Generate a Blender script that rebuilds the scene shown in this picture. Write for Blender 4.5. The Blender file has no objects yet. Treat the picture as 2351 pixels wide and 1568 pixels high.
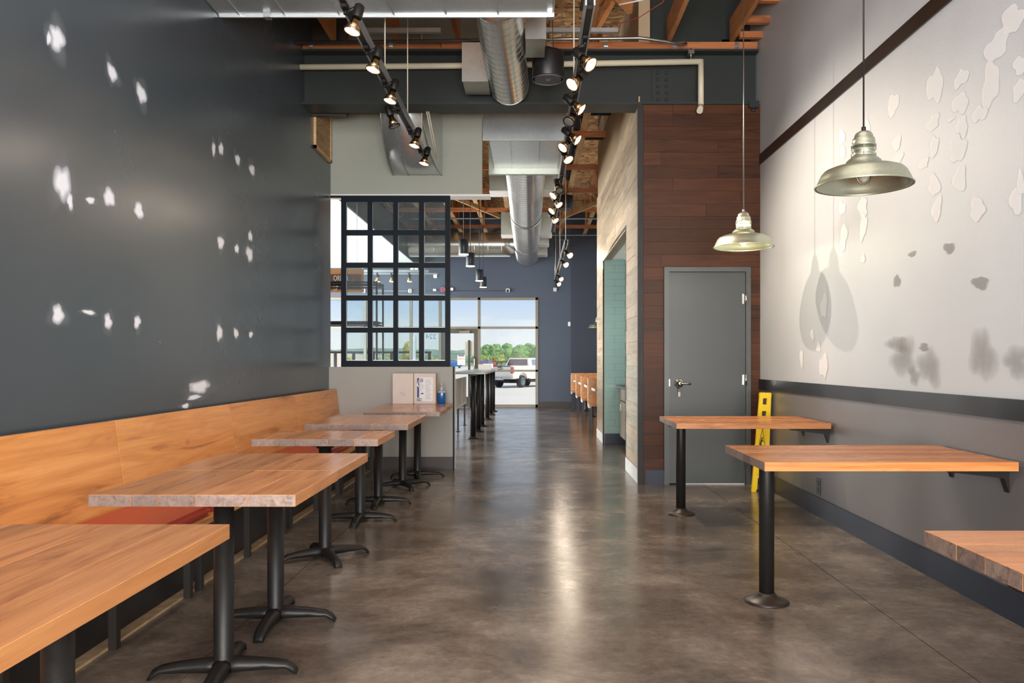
import bpy, bmesh, math, random
from mathutils import Vector, Matrix
random.seed(7)
scene = bpy.context.scene
COL = scene.collection
PI = math.pi

# ------------------------------------------------------------------ camera
F_PX = 1780.0
VX, VY, H = 1219.0, 829.0, 1.23
cd = bpy.data.cameras.new('camera'); cam = bpy.data.objects.new('camera', cd); COL.objects.link(cam)
cam.location = (0, 0, H); cam.rotation_euler = (PI/2, 0, 0)
cd.sensor_width = 36.0; cd.sensor_fit = 'HORIZONTAL'; cd.lens = F_PX/2351*36
cd.shift_x = -(VX-1175.5)/2351; cd.shift_y = (VY-784)/2351
cd.clip_start = 0.05; cd.clip_end = 3000
scene.camera = cam
scene.view_settings.view_transform = 'Standard'; scene.view_settings.look = 'None'
scene.view_settings.gamma = 1; scene.view_settings.use_curve_mapping = False
scene.view_settings.exposure = 0.0
try:
    scene.cycles.max_bounces = 10; scene.cycles.diffuse_bounces = 5; scene.cycles.glossy_bounces = 5
    scene.cycles.transparent_max_bounces = 16; scene.cycles.sample_clamp_indirect = 6
    scene.cycles.use_denoising = True; scene.cycles.caustics_reflective = False
except Exception: pass

# ------------------------------------------------------------------ world and sun
w = bpy.data.worlds.new('sky'); scene.world = w; w.use_nodes = True
nt = w.node_tree; nt.nodes.clear()
def N(t, typ, **k):
    n = t.nodes.new(typ)
    for a, b in k.items(): setattr(n, a, b)
    return n
tc = N(nt, 'ShaderNodeTexCoord'); sp = N(nt, 'ShaderNodeSeparateXYZ'); nt.links.new(tc.outputs['Generated'], sp.inputs[0])
cr = N(nt, 'ShaderNodeValToRGB'); nt.links.new(sp.outputs['Z'], cr.inputs[0])
e = cr.color_ramp.elements
e[0].position = 0.0; e[0].color = (0.84, 0.86, 0.88, 1)
e[1].position = 1.0; e[1].color = (0.16, 0.32, 0.72, 1)
for p, c in ((0.03, (.83, .87, .92, 1)), (0.085, (.57, .72, .97, 1)), (.3, (.32, .52, .9, 1))):
    x = e.new(p); x.color = c
mp = N(nt, 'ShaderNodeMapping'); mp.inputs['Scale'].default_value = (1.2, 1.2, 4.5); nt.links.new(tc.outputs['Generated'], mp.inputs[0])
nz = N(nt, 'ShaderNodeTexNoise'); nz.inputs['Scale'].default_value = 5.5; nz.inputs['Detail'].default_value = 9; nz.inputs['Roughness'].default_value = .6
nt.links.new(mp.outputs[0], nz.inputs['Vector'])
cl = N(nt, 'ShaderNodeValToRGB'); cl.color_ramp.elements[0].position = .52; cl.color_ramp.elements[1].position = .68; nt.links.new(nz.outputs['Fac'], cl.inputs[0])
mx = N(nt, 'ShaderNodeMixRGB'); mx.inputs['Color2'].default_value = (.9, .9, .9, 1)
nt.links.new(cl.outputs[0], mx.inputs['Fac']); nt.links.new(cr.outputs[0], mx.inputs['Color1'])
bg = N(nt, 'ShaderNodeBackground'); bg.inputs['Strength'].default_value = 1.0
wo = N(nt, 'ShaderNodeOutputWorld'); nt.links.new(mx.outputs[0], bg.inputs['Color']); nt.links.new(bg.outputs[0], wo.inputs[0])

def light(name, typ, loc, energy, color=(1, 1, 1), target=None, parent=None, **k):
    d = bpy.data.lights.new(name, typ); d.energy = energy; d.color = color
    for a, b in k.items(): setattr(d, a, b)
    o = bpy.data.objects.new(name, d); COL.objects.link(o); o.location = loc
    if target is not None:
        o.rotation_euler = (Vector(target)-Vector(loc)).to_track_quat('-Z', 'Y').to_euler()
    return o
light('sun', 'SUN', (20, 20, 40), 3.3, (1, .93, .82), target=(-8, 40, 0), angle=.01)
# daylight entering by the street windows behind the camera; then added fill lamps
light('front_window_daylight', 'AREA', (0, -2.85, 2.0), 520, (.97, .98, 1.0), target=(0, 8, 2.5), shape='RECTANGLE', size=3.9, size_y=3.2)
light('added_far_room_fill', 'AREA', (-6.8, 15, 1.9), 900, (.93, .97, 1.0), target=(0, 15, 1.7), shape='RECTANGLE', size=9, size_y=2.8)  # added area lamp brightening the far room; its side wall has no window

light('added_bounce_fill', 'AREA', (0, -2.8, .9), 420, (1, .93, .84), target=(0, 5, 5.5), shape='RECTANGLE', size=3.9, size_y=1.2)  # added lamp aimed up to brighten the ceiling, in place of pavement bounce
light('added_far_bounce_fill', 'AREA', (-6.75, 15, .8), 420, (1, .93, .84), target=(0, 15, 5.3), shape='RECTANGLE', size=9, size_y=1.2)  # second added uplight, brightening the far room's ceiling
light('added_ceiling_fill', 'AREA', (0, 1.9, 4.4), 90, (.98, .98, 1.0), target=(0, 2.3, 0), shape='RECTANGLE', size=4.2, size_y=4.6)  # unseen overhead panel added as fill; no such lamp hangs here

# ------------------------------------------------------------------ materials
def lin(c):
    return tuple(((v/255)/12.92 if v/255 <= .04045 else ((v/255+.055)/1.055)**2.4) for v in c)
MATS = {}
def base_mat(name):
    m = bpy.data.materials.new(name); m.use_nodes = True
    t = m.node_tree; b = t.nodes['Principled BSDF']; MATS[name] = m
    return m, t, b
def pm(name, rgb, rough=.5, metal=0, var=.12, scale=6, bump=0, bscale=60, spec=.5, rvar=.08, rgb2=None, stretch=(1, 1, 1), detail=6, emit=None, estr=0):
    """procedural paint/metal/plastic: noise-varied colour, roughness and bump. rgb in sRGB 0-255"""
    m, t, b = base_mat(name)
    c = lin(rgb); c2 = lin(rgb2) if rgb2 else tuple(v*(1-var) for v in c)
    tc = N(t, 'ShaderNodeTexCoord'); mp = N(t, 'ShaderNodeMapping'); mp.inputs['Scale'].default_value = stretch
    t.links.new(tc.outputs['Object'], mp.inputs[0])
    n = N(t, 'ShaderNodeTexNoise'); n.inputs['Scale'].default_value = scale; n.inputs['Detail'].default_value = detail
    t.links.new(mp.outputs[0], n.inputs['Vector'])
    r = N(t, 'ShaderNodeValToRGB'); r.color_ramp.elements[0].position = .35; r.color_ramp.elements[1].position = .65
    r.color_ramp.elements[0].color = (*c2, 1); r.color_ramp.elements[1].color = (*c, 1)
    t.links.new(n.outputs['Fac'], r.inputs[0]); t.links.new(r.outputs[0], b.inputs['Base Color'])
    mr = N(t, 'ShaderNodeMapRange'); mr.inputs['To Min'].default_value = max(.02, rough-rvar); mr.inputs['To Max'].default_value = min(1, rough+rvar)
    t.links.new(n.outputs['Fac'], mr.inputs['Value']); t.links.new(mr.outputs[0], b.inputs['Roughness'])
    b.inputs['Metallic'].default_value = metal; b.inputs['Specular IOR Level'].default_value = spec
    if bump:
        n2 = N(t, 'ShaderNodeTexNoise'); n2.inputs['Scale'].default_value = bscale; n2.inputs['Detail'].default_value = 4
        t.links.new(mp.outputs[0], n2.inputs['Vector'])
        bu = N(t, 'ShaderNodeBump'); bu.inputs['Strength'].default_value = bump; bu.inputs['Distance'].default_value = .01
        t.links.new(n2.outputs['Fac'], bu.inputs['Height']); t.links.new(bu.outputs[0], b.inputs['Normal'])
    if emit:
        b.inputs['Emission Color'].default_value = (*lin(emit), 1); b.inputs['Emission Strength'].default_value = estr
    return m
def wood(name, a, b_, dark, axis=1, rough=.35, tint=.22, fine=1.0, knots=True, spec=.5, stain=None):
    """grain along local axis; each object gets its own tint and grain offset"""
    m, t, b = base_mat(name)
    tc = N(t, 'ShaderNodeTexCoord'); oi = N(t, 'ShaderNodeObjectInfo')
    mul = N(t, 'ShaderNodeMath', operation='MULTIPLY'); mul.inputs[1].default_value = 57.3; t.links.new(oi.outputs['Random'], mul.inputs[0])
    add = N(t, 'ShaderNodeVectorMath', operation='ADD'); t.links.new(tc.outputs['Object'], add.inputs[0]); t.links.new(mul.outputs[0], add.inputs[1])
    sc = [9*fine]*3
    if axis < 3: sc[axis] = .9*fine
    mp = N(t, 'ShaderNodeMapping'); mp.inputs['Scale'].default_value = sc; t.links.new(add.outputs[0], mp.inputs[0])
    n1 = N(t, 'ShaderNodeTexNoise'); n1.inputs['Scale'].default_value = 1.6; n1.inputs['Detail'].default_value = 8; n1.inputs['Roughness'].default_value = .62; n1.inputs['Distortion'].default_value = 1.1
    t.links.new(mp.outputs[0], n1.inputs['Vector'])
    sc2 = [55*fine]*3
    if axis < 3: sc2[axis] = 2.0*fine
    mp2 = N(t, 'ShaderNodeMapping'); mp2.inputs['Scale'].default_value = sc2; t.links.new(add.outputs[0], mp2.inputs[0])
    n2 = N(t, 'ShaderNodeTexNoise'); n2.inputs['Scale'].default_value = 1.5; n2.inputs['Detail'].default_value = 4; t.links.new(mp2.outputs[0], n2.inputs['Vector'])
    r = N(t, 'ShaderNodeValToRGB'); el = r.color_ramp.elements
    el[0].position = .3; el[0].color = (*lin(dark), 1); el[1].position = .72; el[1].color = (*lin(a), 1)
    q = el.new(.44); q.color = (*lin(b_), 1)
    t.links.new(n1.outputs['Fac'], r.inputs[0])
    m1 = N(t, 'ShaderNodeMixRGB', blend_type='MULTIPLY'); m1.inputs['Fac'].default_value = .35
    t.links.new(r.outputs[0], m1.inputs['Color1'])
    g = N(t, 'ShaderNodeValToRGB'); g.color_ramp.elements[0].position = .3; g.color_ramp.elements[0].color = (.6, .55, .5, 1); g.color_ramp.elements[1].position = .6
    t.links.new(n2.outputs['Fac'], g.inputs[0]); t.links.new(g.outputs[0], m1.inputs['Color2'])
    last = m1.outputs[0]
    if knots:
        v = N(t, 'ShaderNodeTexVoronoi'); v.inputs['Scale'].default_value = 2.6
        sk = [1.0]*3; sk[axis] = .45
        mk = N(t, 'ShaderNodeMapping'); mk.inputs['Scale'].default_value = sk; t.links.new(add.outputs[0], mk.inputs[0])
        t.links.new(mk.outputs[0], v.inputs['Vector'])
        kr = N(t, 'ShaderNodeValToRGB'); kr.color_ramp.elements[0].position = .025; kr.color_ramp.elements[0].color = (.25, .16, .1, 1); kr.color_ramp.elements[1].position = .075
        t.links.new(v.outputs['Distance'], kr.inputs[0])
        m2 = N(t, 'ShaderNodeMixRGB', blend_type='MULTIPLY'); m2.inputs['Fac'].default_value = .8
        t.links.new(last, m2.inputs['Color1']); t.links.new(kr.outputs[0], m2.inputs['Color2']); last = m2.outputs[0]
    # per-plank tint
    mr = N(t, 'ShaderNodeMapRange'); mr.inputs['To Min'].default_value = 1-tint; mr.inputs['To Max'].default_value = 1+tint*.5
    t.links.new(oi.outputs['Random'], mr.inputs['Value'])
    m3 = N(t, 'ShaderNodeVectorMath', operation='SCALE'); t.links.new(last, m3.inputs[0]); t.links.new(mr.outputs[0], m3.inputs['Scale'])
    last = m3.outputs[0]
    if stain:
        n3 = N(t, 'ShaderNodeTexNoise'); n3.inputs['Scale'].default_value = 3.5; n3.inputs['Detail'].default_value = 7; n3.inputs['Roughness'].default_value = .75
        t.links.new(add.outputs[0], n3.inputs['Vector'])
        sr = N(t, 'ShaderNodeValToRGB'); sr.color_ramp.elements[0].position = .58; sr.color_ramp.elements[1].position = .68
        t.links.new(n3.outputs['Fac'], sr.inputs[0])
        m4 = N(t, 'ShaderNodeMixRGB'); m4.inputs['Color2'].default_value = (*lin(stain), 1)
        sm = N(t, 'ShaderNodeMath', operation='MULTIPLY'); sm.inputs[1].default_value = .55; t.links.new(sr.outputs[0], sm.inputs[0])
        t.links.new(sm.outputs[0], m4.inputs['Fac']); t.links.new(last, m4.inputs['Color1']); last = m4.outputs[0]
    t.links.new(last, b.inputs['Base Color'])
    rr = N(t, 'ShaderNodeMapRange'); rr.inputs['To Min'].default_value = max(.05, rough-.08); rr.inputs['To Max'].default_value = rough+.12
    t.links.new(n1.outputs['Fac'], rr.inputs['Value']); t.links.new(rr.outputs[0], b.inputs['Roughness'])
    b.inputs['Specular IOR Level'].default_value = spec
    bu = N(t, 'ShaderNodeBump'); bu.inputs['Strength'].default_value = .12; bu.inputs['Distance'].default_value = .004
    t.links.new(n2.outputs['Fac'], bu.inputs['Height']); t.links.new(bu.outputs[0], b.inputs['Normal'])
    return m
def glass(name, tint=(1, 1, 1), ior=1.12, haze=0.0, hazecol=(.5, .6, .65)):
    m = bpy.data.materials.new(name); m.use_nodes = True; t = m.node_tree; t.nodes.clear(); MATS[name] = m
    tr = N(t, 'ShaderNodeBsdfTransparent'); tr.inputs[0].default_value = (*tint, 1)
    gl = N(t, 'ShaderNodeBsdfGlossy'); gl.inputs['Roughness'].default_value = .03
    fr = N(t, 'ShaderNodeFresnel'); fr.inputs['IOR'].default_value = ior
    mxs = N(t, 'ShaderNodeMixShader'); t.links.new(fr.outputs[0], mxs.inputs[0]); t.links.new(tr.outputs[0], mxs.inputs[1]); t.links.new(gl.outputs[0], mxs.inputs[2])
    out = N(t, 'ShaderNodeOutputMaterial'); last = mxs.outputs[0]
    if haze:
        df = N(t, 'ShaderNodeBsdfDiffuse'); df.inputs[0].default_value = (*hazecol, 1)
        tcn = N(t, 'ShaderNodeTexCoord'); n = N(t, 'ShaderNodeTexNoise'); n.inputs['Scale'].default_value = 5; n.inputs['Detail'].default_value = 8
        t.links.new(tcn.outputs['Object'], n.inputs['Vector'])
        mr = N(t, 'ShaderNodeMapRange'); mr.inputs['To Min'].default_value = haze*.2; mr.inputs['To Max'].default_value = haze*1.8
        t.links.new(n.outputs['Fac'], mr.inputs['Value'])
        m2 = N(t, 'ShaderNodeMixShader'); t.links.new(mr.outputs[0], m2.inputs[0]); t.links.new(last, m2.inputs[1]); t.links.new(df.outputs[0], m2.inputs[2]); last = m2.outputs[0]
    t.links.new(last, out.inputs[0])
    return m
def concrete():
    m, t, b = base_mat('polished_concrete')
    tc = N(t, 'ShaderNodeTexCoord'); geo = N(t, 'ShaderNodeNewGeometry')
    n = N(t, 'ShaderNodeTexNoise'); n.inputs['Scale'].default_value = 1.3; n.inputs['Detail'].default_value = 12; n.inputs['Roughness'].default_value = .68; n.inputs['Distortion'].default_value = .4
    t.links.new(geo.outputs['Position'], n.inputs['Vector'])
    r = N(t, 'ShaderNodeValToRGB'); el = r.color_ramp.elements
    el[0].position = .32; el[0].color = (*lin((78, 70, 63)), 1); el[1].position = .70; el[1].color = (*lin((158, 145, 131)), 1)
    q = el.new(.5); q.color = (*lin((116, 104, 93)), 1)
    t.links.new(n.outputs['Fac'], r.inputs[0])
    mpb = N(t, 'ShaderNodeMapping'); mpb.inputs['Scale'].default_value = (1.8, 3.2, 1); t.links.new(geo.outputs['Position'], mpb.inputs[0])
    n2 = N(t, 'ShaderNodeTexNoise'); n2.inputs['Scale'].default_value = 1.4; n2.inputs['Detail'].default_value = 9; n2.inputs['Roughness'].default_value = .7; t.links.new(mpb.outputs[0], n2.inputs['Vector'])
    r2 = N(t, 'ShaderNodeValToRGB'); r2.color_ramp.elements[0].position = .36; r2.color_ramp.elements[0].color = (.72, .70, .68, 1); r2.color_ramp.elements[1].position = .62; r2.color_ramp.elements[1].color = (1.1, 1.1, 1.1, 1)
    t.links.new(n2.outputs['Fac'], r2.inputs[0])
    mm = N(t, 'ShaderNodeMixRGB', blend_type='MULTIPLY'); mm.inputs['Fac'].default_value = .8
    t.links.new(r.outputs[0], mm.inputs['Color1']); t.links.new(r2.outputs[0], mm.inputs['Color2'])
    n4 = N(t, 'ShaderNodeTexNoise'); n4.inputs['Scale'].default_value = 22; n4.inputs['Detail'].default_value = 8; n4.inputs['Roughness'].default_value = .75; t.links.new(geo.outputs['Position'], n4.inputs['Vector'])
    r4 = N(t, 'ShaderNodeMapRange'); r4.inputs['From Min'].default_value = .3; r4.inputs['From Max'].default_value = .7; r4.inputs['To Min'].default_value = .74; r4.inputs['To Max'].default_value = 1.2; t.links.new(n4.outputs['Fac'], r4.inputs['Value'])
    s4 = N(t, 'ShaderNodeVectorMath', operation='SCALE'); t.links.new(mm.outputs[0], s4.inputs[0]); t.links.new(r4.outputs[0], s4.inputs['Scale'])
    n3 = N(t, 'ShaderNodeTexVoronoi'); n3.inputs['Scale'].default_value = 11; t.links.new(geo.outputs['Position'], n3.inputs['Vector'])
    r3 = N(t, 'ShaderNodeValToRGB'); r3.color_ramp.elements[0].position = .03; r3.color_ramp.elements[0].color = (1, 1, 1, 1); r3.color_ramp.elements[1].position = .05; r3.color_ramp.elements[1].color = (0, 0, 0, 1)
    t.links.new(n3.outputs['Distance'], r3.inputs[0])
    m2 = N(t, 'ShaderNodeMixRGB'); m2.inputs['Color2'].default_value = (*lin((170, 160, 150)), 1)
    ml = N(t, 'ShaderNodeMath', operation='MULTIPLY'); ml.inputs[1].default_value = .35; t.links.new(r3.outputs[0], ml.inputs[0]); t.links.new(ml.outputs[0], m2.inputs['Fac'])
    t.links.new(s4.outputs[0], m2.inputs['Color1']); t.links.new(m2.outputs[0], b.inputs['Base Color'])
    rr = N(t, 'ShaderNodeMapRange'); rr.inputs['From Min'].default_value = .3; rr.inputs['From Max'].default_value = .7
    rr.inputs['To Min'].default_value = .15; rr.inputs['To Max'].default_value = .28
    t.links.new(n2.outputs['Fac'], rr.inputs['Value']); t.links.new(rr.outputs[0], b.inputs['Roughness'])
    b.inputs['Specular IOR Level'].default_value = .6
    bu = N(t, 'ShaderNodeBump'); bu.inputs['Strength'].default_value = .02; bu.inputs['Distance'].default_value = .006
    t.links.new(n2.outputs['Fac'], bu.inputs['Height']); t.links.new(bu.outputs[0], b.inputs['Normal'])
    return m
def osb():
    m, t, b = base_mat('osb_board')
    tc = N(t, 'ShaderNodeTexCoord'); mp = N(t, 'ShaderNodeMapping'); mp.inputs['Scale'].default_value = (15, 26, 1); t.links.new(tc.outputs['Object'], mp.inputs[0])
    nn = N(t, 'ShaderNodeTexNoise'); nn.inputs['Scale'].default_value = 3; t.links.new(tc.outputs['Object'], nn.inputs['Vector'])
    ad = N(t, 'ShaderNodeMixRGB'); ad.inputs['Fac'].default_value = .25; t.links.new(mp.outputs[0], ad.inputs['Color1'])
    sc = N(t, 'ShaderNodeVectorMath', operation='SCALE'); sc.inputs['Scale'].default_value = 30; t.links.new(nn.outputs['Color'], sc.inputs[0]); t.links.new(sc.outputs[0], ad.inputs['Color2'])
    v = N(t, 'ShaderNodeTexVoronoi'); v.inputs['Scale'].default_value = 1.0; t.links.new(ad.outputs[0], v.inputs['Vector'])
    r = N(t, 'ShaderNodeValToRGB'); el = r.color_ramp.elements
    el[0].position = 0; el[0].color = (*lin((120, 82, 46)), 1); el[1].position = 1; el[1].color = (*lin((214, 178, 128)), 1)
    q = el.new(.5); q.color = (*lin((180, 135, 88)), 1)
    sx = N(t, 'ShaderNodeSeparateXYZ'); t.links.new(v.outputs['Color'], sx.inputs[0]); t.links.new(sx.outputs[0], r.inputs[0])
    t.links.new(r.outputs[0], b.inputs['Base Color']); b.inputs['Roughness'].default_value = .8
    return m
def galv(name, rgb=(176, 178, 176), rough=.3, scale=14, metal=.95, seam=None):
    m, t, b = base_mat(name)
    tc = N(t, 'ShaderNodeTexCoord')
    v = N(t, 'ShaderNodeTexVoronoi'); v.inputs['Scale'].default_value = scale*2
    t.links.new(tc.outputs['Object'], v.inputs['Vector'])
    n = N(t, 'ShaderNodeTexNoise'); n.inputs['Scale'].default_value = scale/7; n.inputs['Detail'].default_value = 1.5; t.links.new(tc.outputs['Object'], n.inputs['Vector'])
    sx = N(t, 'ShaderNodeSeparateXYZ'); t.links.new(v.outputs['Color'], sx.inputs[0])
    a = N(t, 'ShaderNodeMath', operation='ADD'); t.links.new(sx.outputs[0], a.inputs[0]); t.links.new(n.outputs['Fac'], a.inputs[1])
    h = N(t, 'ShaderNodeMapRange'); h.inputs['From Min'].default_value = .2; h.inputs['From Max'].default_value = 1.8; h.inputs['To Min'].default_value = .92; h.inputs['To Max'].default_value = 1.04
    t.links.new(a.outputs[0], h.inputs['Value'])
    s = N(t, 'ShaderNodeVectorMath', operation='SCALE'); s.inputs[0].default_value = lin(rgb); t.links.new(h.outputs[0], s.inputs['Scale']); t.links.new(s.outputs[0], b.inputs['Base Color'])
    rr = N(t, 'ShaderNodeMapRange'); rr.inputs['To Min'].default_value = rough-.07; rr.inputs['To Max'].default_value = rough+.1; t.links.new(n.outputs['Fac'], rr.inputs['Value']); t.links.new(rr.outputs[0], b.inputs['Roughness'])
    b.inputs['Metallic'].default_value = metal
    return m
def patch_mat(name, rgb, soft=.5, amax=1.0):
    m = bpy.data.materials.new(name); m.use_nodes = True; t = m.node_tree; b = t.nodes['Principled BSDF']; MATS[name] = m
    at = N(t, 'ShaderNodeAttribute'); at.attribute_name = 'fade'
    tc = N(t, 'ShaderNodeTexCoord'); mp = N(t, 'ShaderNodeMapping'); mp.inputs['Scale'].default_value = (22, 22, 9); t.links.new(tc.outputs['Object'], mp.inputs[0])
    n = N(t, 'ShaderNodeTexNoise'); n.inputs['Scale'].default_value = 1; n.inputs['Detail'].default_value = 6; t.links.new(mp.outputs[0], n.inputs['Vector'])
    ml = N(t, 'ShaderNodeMath', operation='MULTIPLY'); ml.inputs[1].default_value = .45; t.links.new(n.outputs['Fac'], ml.inputs[0])
    a = N(t, 'ShaderNodeMath', operation='ADD'); t.links.new(at.outputs['Fac'], a.inputs[0]); t.links.new(ml.outputs[0], a.inputs[1])
    r = N(t, 'ShaderNodeMapRange'); r.inputs['From Min'].default_value = .34; r.inputs['From Max'].default_value = .34+soft; r.inputs['To Max'].default_value = amax
    t.links.new(a.outputs[0], r.inputs['Value']); t.links.new(r.outputs[0], b.inputs['Alpha'])
    b.inputs['Base Color'].default_value = (*lin(rgb), 1); b.inputs['Roughness'].default_value = .8
    return m

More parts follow.
